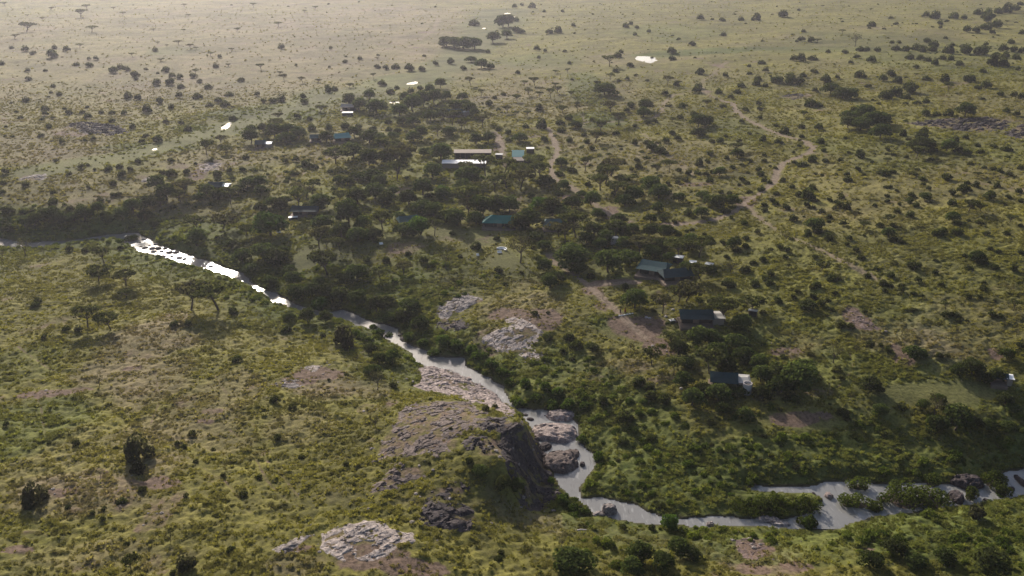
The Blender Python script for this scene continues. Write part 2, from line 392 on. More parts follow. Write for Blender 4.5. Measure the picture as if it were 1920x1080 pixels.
# rock outcrops: (label, outline in the photograph, material, rise, roughness)
OUT = [
 ('pinkish rock slab sloping into the wide river pool', [(780,690),(802,685),(850,694),(898,714),(935,739),(962,768),(950,780),(905,759),(870,747),(830,737),(790,732),(775,724),(787,708)], 'rock_pink', .35, .22),
 ('broad brown rock slab on top of the river bluff', [(758,762),(800,752),(860,752),(892,760),(907,775),(884,800),(862,815),(842,845),(812,850),(760,856),(710,862),(704,846),(714,820),(733,800),(745,775)], 'rock_brown', .15, .30),
 ('narrow weathered rock ledge below the broad brown slab', [(704,918),(714,895),(740,876),(790,870),(806,880),(792,898),(762,904),(738,914)], 'rock_brown', .3, .6),
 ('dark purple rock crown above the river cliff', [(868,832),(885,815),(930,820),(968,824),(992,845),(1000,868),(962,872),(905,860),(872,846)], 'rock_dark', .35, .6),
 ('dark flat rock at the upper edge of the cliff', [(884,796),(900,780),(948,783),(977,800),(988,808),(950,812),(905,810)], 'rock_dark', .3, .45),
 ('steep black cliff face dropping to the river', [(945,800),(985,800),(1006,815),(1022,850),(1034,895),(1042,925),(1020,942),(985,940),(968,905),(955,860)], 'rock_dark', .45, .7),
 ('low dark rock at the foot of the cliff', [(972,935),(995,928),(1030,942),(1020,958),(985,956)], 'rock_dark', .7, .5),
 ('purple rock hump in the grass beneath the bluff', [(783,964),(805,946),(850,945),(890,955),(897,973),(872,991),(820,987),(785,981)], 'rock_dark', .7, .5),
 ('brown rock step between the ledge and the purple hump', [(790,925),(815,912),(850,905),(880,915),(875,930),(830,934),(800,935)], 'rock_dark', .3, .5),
 ('bright whitish rock outcrop in the near grass', [(596,1030),(604,1000),(640,985),(680,978),(715,983),(735,995),(772,1000),(776,1013),(745,1028),(730,1043),(700,1055),(645,1051),(615,1040)], 'rock_pale', .2, .36),
 ('thin stony spur beside the bright outcrop', [(520,1030),(552,1008),(588,996),(596,1004),(575,1018),(545,1034),(526,1038)], 'rock_grey', .25, .55),
 ('whitish rock sheet in the clearing above the river', [(903,633),(932,619),(958,615),(944,600),(962,594),(984,595),(1000,605),(1017,625),(1008,640),(985,652),(1022,667),(1002,679),(976,667),(950,660),(925,651)], 'rock_pale', .05, .22),
 ('grey rock dome above the river thicket', [(818,584),(834,565),(868,553),(900,555),(912,564),(884,574),(852,588),(838,606),(824,604)], 'rock_grey', .4, .3),
 ('dark bluish rock under the grey dome', [(846,602),(868,598),(872,614),(852,622),(818,614),(818,606)], 'rock_dark', .4, .4),
 ('small pale rock patch in the bare plateau soil', [(572,690),(588,683),(612,682),(613,691),(588,696)], 'rock_pale', .12, .3),
 ('scattered pale stones at the edge of the bare plateau soil', [(498,720),(528,712),(565,718),(560,726),(530,728),(505,726)], 'rock_grey', .10, .35),
 ('long purple boulder field on the open slope', [(1682,232),(1730,227),(1790,221),(1850,219),(1897,228),(1885,241),(1840,248),(1790,244),(1738,237)], 'rock_dark', .4, .9),
 ('second purple boulder field at the edge of the view', [(1882,249),(1900,240),(1932,231),(1990,238),(1960,262),(1905,258)], 'rock_dark', .5, .9),
 ('dark slaty rock slope across the valley', [(122,233),(160,228),(222,235),(244,248),(205,255),(150,249)], 'rock_dark', .5, .8),
 ('small slaty scar among bushes on the upper slope', [(1466,181),(1476,177),(1502,175),(1512,182),(1486,187)], 'rock_dark', .3, .6),
 ('reddish stony scar on the lower slope', [(1588,581),(1606,584),(1630,604),(1643,617),(1620,616),(1602,602)], 'rock_red', .08, .35),
 ('pink stony slope near the frame bottom', [(1384,1014),(1412,1006),(1436,1010),(1440,1032),(1418,1055),(1392,1050),(1380,1032)], 'rock_red', .05, .35),
 ('small grey slab in the tan grass of the far bank', [(40,336),(62,328),(84,326),(88,333),(66,340)], 'rock_grey', .15, .35),
 ('grey slab among bushes on the far bank', [(262,340),(276,332),(300,331),(294,341),(270,345)], 'rock_grey', .2, .4),
 ('pinkish slab beneath the acacias of the far bank', [(372,312),(392,304),(415,306),(410,318),(385,322)], 'rock_pink', .12, .35),
 ('low mauve slab left in the dark thicket of the bluff foot', [(800,935),(830,928),(838,938),(812,946)], 'rock_dark', .3, .4),
]
mROCK = np.zeros(GX.shape)
for lab, poly, mt_, rise, rough in OUT:
    w = at([p[0] for p in poly], [p[1] for p in poly])
    x0 = np.searchsorted(YS, w[:, 1].min() - 4); x1 = np.searchsorted(YS, w[:, 1].max() + 4)
    mROCK[x0:x1] = np.maximum(mROCK[x0:x1], 1 - sstep(-1.2, .6, poly_sd(GX[x0:x1], GY[x0:x1], w)))
mBARE = np.maximum(mBARE, .6 * mROCK)
mGRASS = np.clip((1 - 0.8 * mBARE) * (1 - mTRACK) * (1 - mLAWN) * (1 - 0.9 * mPATH) * (1 - 0.93 * mROCK), 0, 1) * (RSD > 0.3)

# tussocky relief
tus = 0.26 * fbm(GX, GY, 1.7, 2, 41) + 0.26 * noise(GX / .95, GY / .95, 43) + 0.22 * fbm(GX, GY, 6.5, 2, 45)
amp = (0.25 + 0.75 * mGRASS) * np.where(RSD < 300, sstep(0.0, 3.0, RSD), 1.0)
GH = GH + tus * amp * (1 - 0.8 * mLAWN) - 0.12 * mRUT - 0.18 * mPATH
for w, lev, lab in POND_GEO:
    c = w.mean(0); sel = (np.abs(GX - c[0]) < 80) & (np.abs(GY - c[1]) < 120)
    sd = poly_sd(GX[sel], GY[sel], w)
    GH[sel] = np.where(sd < 0, lev - .4, np.where(sd < 7, np.maximum(GH[sel], lev + .03), GH[sel]))
GH = np.where((RSD < 0), np.minimum(GH, -0.08), np.where(RSD < 40, np.maximum(GH, 0.1), GH))

# ------------------------------------------------------------------ materials
def new_mat(name):
    m = bpy.data.materials.new(name); m.use_nodes = True
    nt = m.node_tree; nt.nodes.clear()
    out = nt.nodes.new('ShaderNodeOutputMaterial')
    return m, nt, out
class N:
    """small node-building helper"""
    def __init__(s, nt): s.nt = nt
    def node(s, t, **kw):
        n = s.nt.nodes.new(t)
        for k, v in kw.items(): setattr(n, k, v)
        return n
    def link(s, a, b): s.nt.links.new(a, b)
    def noise(s, vec, scale, detail=3, rough=.55):
        n = s.node('ShaderNodeTexNoise'); n.inputs['Scale'].default_value = scale
        n.inputs['Detail'].default_value = detail; n.inputs['Roughness'].default_value = rough
        if vec is not None: s.link(vec, n.inputs['Vector'])
        return n.outputs['Fac']
    def ramp(s, fac, stops):
        n = s.node('ShaderNodeValToRGB'); e = n.color_ramp.elements
        while len(e) < len(stops): e.new(0.5)
        for i, (p, c) in enumerate(stops):
            e[i].position = p; e[i].color = (*c, 1) if len(c) == 3 else c
        s.link(fac, n.inputs[0]); return n.outputs[0]
    def mix(s, fac, a, b, blend='MIX'):
        n = s.node('ShaderNodeMix'); n.data_type = 'RGBA'; n.blend_type = blend
        for sock, v in ((n.inputs[0], fac), (n.inputs[6], a), (n.inputs[7], b)):
            if hasattr(v, 'is_output'): s.link(v, sock)
            elif isinstance(v, tuple): sock.default_value = (*v, 1)
            else: sock.default_value = v
        return n.outputs[2]
    def math(s, op, a, b=None, clamp=False):
        n = s.node('ShaderNodeMath'); n.operation = op; n.use_clamp = clamp
        for i, v in enumerate((a, b)):
            if v is None: continue
            if hasattr(v, 'is_output'): s.link(v, n.inputs[i])
            else: n.inputs[i].default_value = v
        return n.outputs[0]
    def bsdf(s, color, rough=.9, spec=.2, metal=0):
        b = s.node('ShaderNodeBsdfPrincipled')
        if hasattr(color, 'is_output'): s.link(color, b.inputs['Base Color'])
        else: b.inputs['Base Color'].default_value = (*color, 1)
        if hasattr(rough, 'is_output'): s.link(rough, b.inputs['Roughness'])
        else: b.inputs['Roughness'].default_value = rough
        b.inputs['Specular IOR Level'].default_value = spec
        b.inputs['Metallic'].default_value = metal
        return b

C_GRASS_A, C_GRASS_B = (.216, .196, .047), (.128, .118, .036)
C_DRY, C_LUSH, C_BARE, C_TRACK = (.200, .158, .100), (.100, .122, .030), (.150, .104, .076), (.235, .180, .135)
def ground_material():
    m, nt, out = new_mat('savanna_ground'); b = N(nt)
    at_ = b.node('ShaderNodeAttribute'); at_.attribute_name = 'cover'
    sp = b.node('ShaderNodeSeparateColor'); b.link(at_.outputs['Color'], sp.inputs[0])
    bare, lush, dry = sp.outputs[0], sp.outputs[1], sp.outputs[2]
    at2 = b.node('ShaderNodeAttribute'); at2.attribute_name = 'worn'
    sp2 = b.node('ShaderNodeSeparateColor'); b.link(at2.outputs['Color'], sp2.inputs[0])
    track, lawn, wet = sp2.outputs[0], sp2.outputs[1], sp2.outputs[2]
    geo = b.node('ShaderNodeNewGeometry'); P = geo.outputs['Position']
    n1 = b.noise(P, .28, 4, .65); n2 = b.noise(P, .055, 4, .6); n3 = b.noise(P, 1.3, 3, .7)
    g = b.mix(b.ramp(n1, [(.36, (0, 0, 0)), (.64, (1, 1, 1))]), C_GRASS_B, C_GRASS_A)
    d2 = b.math('MULTIPLY', dry, b.math('ADD', b.math('MULTIPLY', n2, 1.6), .1), True)
    g = b.mix(d2, g, C_DRY)
    l2 = b.math('MULTIPLY', lush, b.math('ADD', b.math('MULTIPLY', n1, 1.2), .25), True)
    g = b.mix(l2, g, C_LUSH)
    g = b.mix(b.math('MULTIPLY', lawn, .75), g, b.mix(n1, (.100, .104, .038), (.165, .158, .062)))
    n4 = b.noise(P, .016, 5, .7)
    g = b.mix(.6, g, b.ramp(n4, [(.38, (.52, .53, .52)), (.58, (1.14, 1.12, 1.10))]), 'MULTIPLY')
    g = b.mix(.5, g, b.ramp(n2, [(.40, (.60, .62, .62)), (.56, (1.1, 1.1, 1.1))]), 'MULTIPLY')
    soil = b.mix(n3, (.115, .078, .058), (.19, .135, .10))
    bn = b.ramp(b.math('ADD', bare, b.math('MULTIPLY', b.math('SUBTRACT', n1, .5), 1.1)), [(.42, (0, 0, 0)), (.72, (1, 1, 1))])
    g = b.mix(bn, g, soil)
    g = b.mix(b.math('MULTIPLY', track, .92), g, b.mix(n1, C_TRACK, (.22, .165, .12)))
    g = b.mix(wet, g, (.05, .04, .03))
    # small dark gaps between tufts, painted in as fine noise specks
    g = b.mix(.62, g, b.ramp(n3, [(.34, (.22, .21, .18)), (.58, (1, 1, 1))]), 'MULTIPLY')
    bs = b.bsdf(g, .95, .08)
    bump = b.node('ShaderNodeBump'); bump.inputs['Strength'].default_value = .55; bump.inputs['Distance'].default_value = .5
    b.link(b.math('ADD', n1, b.math('MULTIPLY', n3, .5)), bump.inputs['Height']); b.link(bump.outputs[0], bs.inputs['Normal'])
    b.link(bs.outputs[0], out.inputs[0])
    return m

def foliage_material(name, attr=None, trans=.35, var=.35):
    """leaves: colour from the object (or from the scattered plant's own attribute), light passes through"""
    m, nt, out = new_mat(name); b = N(nt)
    if attr:
        a = b.node('ShaderNodeAttribute'); a.attribute_type = 'INSTANCER'; a.attribute_name = attr; base = a.outputs['Color']
    else:
        oi = b.node('ShaderNodeObjectInfo'); base = oi.outputs['Color']
    geo = b.node('ShaderNodeNewGeometry')
    r = geo.outputs['Random Per Island']
    c = b.mix(1.0, base, b.ramp(r, [(0, (1 - var, 1 - var, 1 - var)), (1, (1 + var, 1 + var * .9, 1 + var * .5))]), 'MULTIPLY')
    df = b.node('ShaderNodeBsdfDiffuse'); b.link(c, df.inputs[0])
    tr = b.node('ShaderNodeBsdfTranslucent')
    b.link(b.mix(1.0, c, (1.12, 1.15, .75), 'MULTIPLY'), tr.inputs[0])
    mx = b.node('ShaderNodeMixShader'); mx.inputs[0].default_value = trans
    b.link(df.outputs[0], mx.inputs[1]); b.link(tr.outputs[0], mx.inputs[2])
    b.link(mx.outputs[0], out.inputs[0])
    return m

def plain(name, c, rough=.8, spec=.2, var=.2, scale=3.0, metal=0):
    m, nt, out = new_mat(name); b = N(nt)
    tc = b.node('ShaderNodeTexCoord')
    n = b.noise(tc.outputs['Object'], scale, 4, .6)
    cc = b.mix(n, tuple(max(0, v * (1 - var)) for v in c), tuple(v * (1 + var) for v in c))
    b.link(b.bsdf(cc, rough, spec, metal).outputs[0], out.inputs[0])
    return m

def rock_material(name, light, dark, lichen=.0):
    m, nt, out = new_mat(name); b = N(nt)
    geo = b.node('ShaderNodeNewGeometry'); P = geo.outputs['Position']
    n1 = b.noise(P, .45, 5, .7); n2 = b.noise(P, 1.7, 5, .75)
    vo = b.node('ShaderNodeTexVoronoi'); vo.feature = 'DISTANCE_TO_EDGE'; vo.inputs['Scale'].default_value = .9
    mp = b.node('ShaderNodeVectorMath'); mp.operation = 'MULTIPLY_ADD'
    wn_ = b.node('ShaderNodeTexNoise'); wn_.inputs['Scale'].default_value = .7; b.link(P, wn_.inputs['Vector'])
    b.link(wn_.outputs['Color'], mp.inputs[0]); mp.inputs[1].default_value = (2.2, 2.2, 2.2); b.link(P, mp.inputs[2])
    b.link(mp.outputs[0], vo.inputs['Vector'])
    c = b.mix(b.ramp(n1, [(.34, (0, 0, 0)), (.62, (1, 1, 1))]), dark, light)
    c = b.mix(b.ramp(n2, [(.44, (.9, .9, .9)), (.56, (0, 0, 0))]), c, dark)
    crack = b.ramp(vo.outputs[0], [(.0, (.35, .33, .33)), (.10, (1, 1, 1))])
    c = b.mix(.75, c, crack, 'MULTIPLY')
    bs = b.bsdf(c, .88, .25)
    bump = b.node('ShaderNodeBump'); bump.inputs['Strength'].default_value = .7; bump.inputs['Distance'].default_value = .3
    b.link(n2, bump.inputs['Height']); b.link(bump.outputs[0], bs.inputs['Normal'])
    b.link(bs.outputs[0], out.inputs[0])
    return m

def water_material():
    m, nt, out = new_mat('silty_sheen_water'); b = N(nt)
    geo = b.node('ShaderNodeNewGeometry'); P = geo.outputs['Position']
    n = b.noise(P, .9, 3, .6); n2 = b.noise(P, .12, 3, .5)
    c = b.mix(n2, (.15, .145, .136), (.23, .225, .212))  # pale base stands in for silvery sky reflection as well as silt
    st = b.node('ShaderNodeMapping'); st.inputs['Rotation'].default_value = (0, 0, .5); st.inputs['Scale'].default_value = (1.6, .35, 1); b.link(P, st.inputs['Vector'])
    rf = b.noise(st.outputs[0], .55, 4, .65)
    c = b.mix(b.ramp(rf, [(.56, (0, 0, 0)), (.70, (.55, .55, .55))]), c, (.42, .41, .39))  # pale and dark ripple streaks painted into the colour
    c = b.mix(b.ramp(rf, [(.30, (.6, .6, .6)), (.42, (0, 0, 0))]), c, (.06, .058, .048))
    bs = b.bsdf(c, b.ramp(n2, [(.35, (.07, .07, .07)), (.65, (.20, .20, .20))]), 1.0)
    bs.inputs['IOR'].default_value = 1.33
    bump = b.node('ShaderNodeBump'); bump.inputs['Strength'].default_value = .22; bump.inputs['Distance'].default_value = .15
    b.link(n, bump.inputs['Height']); b.link(bump.outputs[0], bs.inputs['Normal'])
    b.link(bs.outputs[0], out.inputs[0])
    return m

M = {}
M['ground'] = ground_material()
M['water'] = water_material()
M['leaf'] = foliage_material('tree_leaves', None, .48, .40)
M['leaf_s'] = foliage_material('shrub_leaves', 'tint', .46, .35)
M['blade'] = foliage_material('grass_blades', 'tint', .5, .10)
M['bark'] = plain('bark', (.085, .066, .052), .9, .1, .3)
M['rock_pale'] = rock_material('pale_rock', (.47, .40, .355), (.27, .22, .195))
M['rock_pink'] = rock_material('pinkish_rock', (.46, .37, .335), (.22, .17, .15))
M['rock_brown'] = rock_material('brown_rock', (.225, .170, .145), (.085, .062, .055))
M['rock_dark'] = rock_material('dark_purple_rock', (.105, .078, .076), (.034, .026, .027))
M['rock_grey'] = rock_material('grey_rock', (.40, .345, .315), (.15, .125, .115))
M['rock_red'] = rock_material('reddish_rock', (.24, .165, .14), (.11, .075, .068))

# ------------------------------------------------------------------ terrain sheet, river, ponds
ny, nx = GX.shape
idx = np.arange(ny * nx).reshape(ny, nx)
quads = np.stack([idx[:-1, :-1], idx[:-1, 1:], idx[1:, 1:], idx[1:, :-1]], -1).reshape(-1, 4)
me = mesh_np('savanna_ground', np.stack([GX, GY, GH], -1).reshape(-1, 3), quads, [M['ground']], smooth=True)
wetm = (1 - sstep(-.2, 1.0, RSD)) * (RSD < 50)
for nm, ch in (('cover', (mBARE, mLUSH, mDRY)), ('worn', (mTRACK, mLAWN, wetm))):
    a = me.attributes.new(nm, 'FLOAT_COLOR', 'POINT')
    a.data.foreach_set('color', np.stack([*ch, np.ones(GX.shape)], -1).astype(np.float32).ravel())
terrain = link('ground', me); tag(terrain, kind='structure')

def grid_water(name, sdf, x0, x1, y0, y1, step, z, margin):
    xs = np.arange(x0, x1 + step, step); yy = np.arange(y0, y1 + step, step)
    X, Y = np.meshgrid(xs, yy)
    sd = sdf(X, Y)
    inside = sd < margin
    q = inside[:-1, :-1] & inside[:-1, 1:] & inside[1:, 1:] & inside[1:, :-1]
    ii = np.arange(X.size).reshape(X.shape)
    f = np.stack([ii[:-1, :-1], ii[:-1, 1:], ii[1:, 1:], ii[1:, :-1]], -1)[q]
    used = np.unique(f); remap = np.zeros(X.size, int); remap[used] = np.arange(len(used))
    V = np.stack([X, Y, np.full(X.shape, z)], -1).reshape(-1, 3)[used]
    o = link(name, mesh_np(name, V, remap[f], [M['water']], smooth=True))
    return tag(o, kind='structure')
grid_water('river', lambda X, Y: poly_sd(X, Y, RIVER), RIVER[:, 0].min(), RIVER[:, 0].max(), RIVER[:, 1].min(), RIVER[:, 1].max(), 1.0, 0.0, 5.0)
for w, lev, lab in POND_GEO:
    o = grid_water('pond', lambda X, Y: poly_sd(X, Y, w), w[:, 0].min() - 3, w[:, 0].max() + 3, w[:, 1].min() - 3, w[:, 1].max() + 3, 1.5, lev, 1.6)
    tag(o, lab, 'pond')
# ------------------------------------------------------------------ plant shapes (unit width, foot at the origin)
def leaf_quads(C, Nn, S, rng, jit=.55):
    """one little leaf spray (quad) per centre, facing roughly along Nn"""
    n = len(C)
    Nn = Nn + rng.normal(0, jit, (n, 3)); Nn /= np.linalg.norm(Nn, axis=1, keepdims=True) + 1e-9
    a = rng.normal(0, 1, (n, 3)); U = np.cross(Nn, a); U /= np.linalg.norm(U, axis=1, keepdims=True) + 1e-9
    W = np.cross(Nn, U)
    s = np.asarray(S)[:, None]; k = rng.uniform(.55, 1, (n, 1))
    V = np.stack([C - U * s - W * s * k * .6, C + U * s * .8 - W * s * k, C + U * s + W * s * k * .7, C - U * s * .7 + W * s * k], 1).reshape(-1, 3)
    return V, np.arange(4 * n).reshape(n, 4)

def lobe_points(c, r, n, rng, low=-.35, fill=.25):
    """points over the upper shell of an ellipsoid, some inside"""
    d = rng.normal(0, 1, (n * 3, 3)); d /= np.linalg.norm(d, axis=1, keepdims=True)
    d = d[d[:, 2] > low][:n]
    k = np.where(rng.random(len(d)) < fill, rng.uniform(.3, .8, len(d)), rng.uniform(.85, 1.08, len(d)))[:, None]
    return np.asarray(c) + d * np.asarray(r) * k, d / np.asarray(r) / np.linalg.norm(d / np.asarray(r), axis=1, keepdims=True)

def tube(path, radii, sides=5):
    path = np.asarray(path, float); V = []; F = []
    for i, p in enumerate(path):
        t = path[min(i + 1, len(path) - 1)] - path[max(i - 1, 0)]; t /= np.linalg.norm(t) + 1e-9
        a = np.cross(t, [0.3, .9, .2]); a /= np.linalg.norm(a) + 1e-9; b = np.cross(t, a)
        for k in range(sides):
            th = 2 * math.pi * k / sides
            V.append(p + radii[i] * (math.cos(th) * a + math.sin(th) * b))
    for i in range(len(path) - 1):
        for k in range(sides):
            F.append([i * sides + k, i * sides + (k + 1) % sides, (i + 1) * sides + (k + 1) % sides, (i + 1) * sides + k])
    return np.array(V), np.array(F)

def merge(parts):
    V, F, o = [], [], 0
    for v, f in parts:
        V.append(v); F.append(f + o); o += len(v)
    return np.concatenate(V), np.concatenate(F)

def limb(p0, p1, r0, r1, rng, bow=.08, n=4, sides=5):
    t = np.linspace(0, 1, n)[:, None]
    p = np.asarray(p0) * (1 - t) + np.asarray(p1) * t
    p = p + np.sin(t * math.pi) * rng.normal(0, bow, 3) * np.linalg.norm(np.asarray(p1) - np.asarray(p0))
    return tube(p, np.linspace(r0, r1, n), sides)

def acacia(seed, H, fork, pads, flatness, nleaf, loose=.3):
    """umbrella thorn: bare forked stem, wide flat layered crown"""
    rng = np.random.default_rng(seed)
    wood = []; LV = []
    base = np.array([0, 0, -.03]); lean = rng.normal(0, .05, 2)
    fk = np.array([lean[0], lean[1], H * fork])
    wood.append(limb(base, fk, .030, .022, rng, .03, 4))
    for i in range(pads):
        th = 2 * math.pi * (i + rng.uniform(-.3, .3)) / max(pads - 1, 1)
        rr = rng.uniform(.20, .34) if i else .04
        z = H * rng.uniform(.80, .95) - (.10 * rr)
        c = np.array([lean[0] + rr * math.cos(th), lean[1] + rr * math.sin(th), z])
        wood.append(limb(fk, c - [0, 0, .02], .016, .006, rng, .06, 4, 4))
        for q in range(2):
            e = c + np.array([rng.uniform(-.12, .12), rng.uniform(-.12, .12), .0])
            wood.append(limb((fk * .45 + c * .55), e, .007, .003, rng, .1, 3, 3))
        r = rng.uniform(.15, .25)
        p, nn = lobe_points(c, (r, r * rng.uniform(.8, 1.1), r * flatness), int(nleaf / pads), rng, -.5, loose)
        LV.append((p, nn))
    C = np.concatenate([a for a, _ in LV]); Nn = np.concatenate([b for _, b in LV])
    S = rng.uniform(.020, .040, len(C))
    keep = fbm(C[:, 0] + seed, C[:, 1], .16, 2, seed) > -.14
    return merge(wood), leaf_quads(C[keep], Nn[keep], S[keep], rng, .6)

def dense_tree(seed, H, n=1100, lobes=9, low=.12, leaf=(.022, .045)):
    rng = np.random.default_rng(seed)
    wood = [limb([0, 0, -.03], [rng.normal(0, .03), rng.normal(0, .03), H * .55], .035, .018, rng, .05, 4)]
    P = []
    for i in range(lobes):
        th = i * 2.399 + rng.uniform(-.4, .4); k = (i + .5) / lobes
        rr = .30 * math.sqrt(k) + rng.uniform(-.05, .05)
        z = H * (.80 - .48 * k + rng.uniform(-.06, .08))
        r = rng.uniform(.15, .23) * (1.15 - .2 * k)
        c = np.array([rr * math.cos(th), rr * math.sin(th), max(z, low + r * .4)])
        wood.append(limb([0, 0, H * rng.uniform(.2, .4)], c, .014, .006, rng, .08, 3, 4))
        P.append(lobe_points(c, (r, r, r * rng.uniform(.65, .9)), n // lobes, rng, -.45, .15))
    C = np.concatenate([a for a, _ in P]); Nn = np.concatenate([b for _, b in P])
    keep = C[:, 2] > .02
    C, Nn = C[keep], Nn[keep]
    return merge(wood), leaf_quads(C, Nn, rng.uniform(*leaf, len(C)), rng, .5)

def bush(seed, H, n=520, lobes=6, leaf=(.030, .062)):
    rng = np.random.default_rng(seed)
    P = []; wood = []
    for i in range(lobes):
        th = i * 2.4 + rng.uniform(-.6, .6); rr = rng.uniform(.14, .30) if i else .0
        r = rng.uniform(.15, .24) if i else .28; z = H * (rng.uniform(.16, .55) * (1.15 - rr) if i else .55)
        c = np.array([rr * math.cos(th), rr * math.sin(th) * .9, z])
        P.append(lobe_points(c, (r, r, r * rng.uniform(.6, .95)), n // lobes, rng, -.6, .15))
        wood.append(limb([0, 0, -.05], c, .014, .005, rng, .1, 3, 3))
    C = np.concatenate([a for a, _ in P]); Nn = np.concatenate([b for _, b in P])
    C[:, 2] = np.maximum(C[:, 2], rng.uniform(.01, .10, len(C)))
    return merge(wood), leaf_quads(C, Nn, rng.uniform(*leaf, len(C)), rng, .55)

def dry_tree(seed, H, n=220):
    """thin crown: mostly branches with a little leaf"""
    rng = np.random.default_rng(seed)
    wood = [limb([0, 0, -.03], [rng.normal(0, .04), rng.normal(0, .04), H * .38], .030, .020, rng, .05, 4)]
    fk = np.array([0, 0, H * .36]); C = []
    for i in range(7):
        th = i * .9 + rng.uniform(-.3, .3); rr = rng.uniform(.18, .42)
        tip = np.array([rr * math.cos(th), rr * math.sin(th), H * rng.uniform(.72, 1.0)])
        wood.append(limb(fk, tip, .014, .004, rng, .10, 4, 4))
        for q in range(4):
            t = rng.uniform(.45, .95); b = fk * (1 - t) + tip * t
            e = b + rng.normal(0, .10, 3) + [0, 0, .05]
            wood.append(limb(b, e, .005, .002, rng, .1, 3, 3))
            C.append(e + rng.normal(0, .05, (n // 28, 3)))
    C = np.concatenate(C)
    return merge(wood), leaf_quads(C, rng.normal(0, 1, C.shape), rng.uniform(.012, .028, len(C)), rng, .5)

def tuft(seed, n, H, spread):
    """grass clump: arching blades"""
    rng = np.random.default_rng(seed); V = []; F = []
    for i in range(n):
        th = rng.uniform(0, 6.28); r0 = rng.uniform(0, .30); r1 = r0 + rng.uniform(.15, spread)
        d = np.array([math.cos(th), math.sin(th), 0]); s = np.array([-d[1], d[0], 0]) * rng.uniform(.05, .10)
        h = H * rng.uniform(.6, 1)
        b0 = d * r0; m_ = d * (r0 + (r1 - r0) * .45) + [0, 0, h * .85]; t = d * r1 + [0, 0, h * rng.uniform(.55, 1)]
        o = len(V); V += [b0 - s, b0 + s, m_ + s * .8, m_ - s * .8, t]
        F += [[o, o + 1, o + 2, o + 3], [o + 3, o + 2, o + 4, o + 4]]
    V = np.array(V); q = np.array([f for f in F[0::2]]); t3 = np.array([f[:3] for f in F[1::2]])
    return V, q, t3

def two_mat(name, wood, leaves, mats):
    V, F = merge([wood, leaves])
    mi = np.concatenate([np.zeros(len(wood[1]), int), np.ones(len(leaves[1]), int)])
    return mesh_np(name, V, F, mats, mat_idx=mi)

SHAPES = {}          # kind -> list of dict(trunk, crown, whole)
def reg(kind, wl):
    w, l = wl
    SHAPES.setdefault(kind, []).append(dict(trunk=mesh_np(kind + '_trunk', *w, [M['bark']], smooth=True), crown=mesh_np(kind + '_crown', *l, [M['leaf']]),
                                            whole=two_mat(kind, w, l, [M['bark'], M['leaf']])))
for s, (H, fk, pd, fl) in enumerate([(.62, .42, 9, .30), (.80, .48, 8, .32), (.55, .40, 10, .26), (.70, .38, 9, .36), (.84, .46, 7, .38)]):
    reg('acacia_tree', acacia(100 + s, H, fk, pd, fl, 1500))
for s, (H, fk, pd, fl) in enumerate([(.50, .5, 8, .18), (.58, .5, 7, .22), (.46, .45, 9, .2)]):
    reg('umbrella_tree', acacia(140 + s, H, fk, pd, fl, 900, .2))
for s, H in enumerate([.72, .85, .62, .78, .95]):
    reg('broadleaf_tree', dense_tree(200 + s, H, 1700, 11 + s % 3, .04))
for s, H in enumerate([.55, .68, .48, .8, .60, .52]):
    reg('bush', bush(300 + s, H, 620, 5 + s % 3))
for s, H in enumerate([1.05, .9, 1.2, .8]):
    reg('thin_tree', dry_tree(400 + s, H, 420))

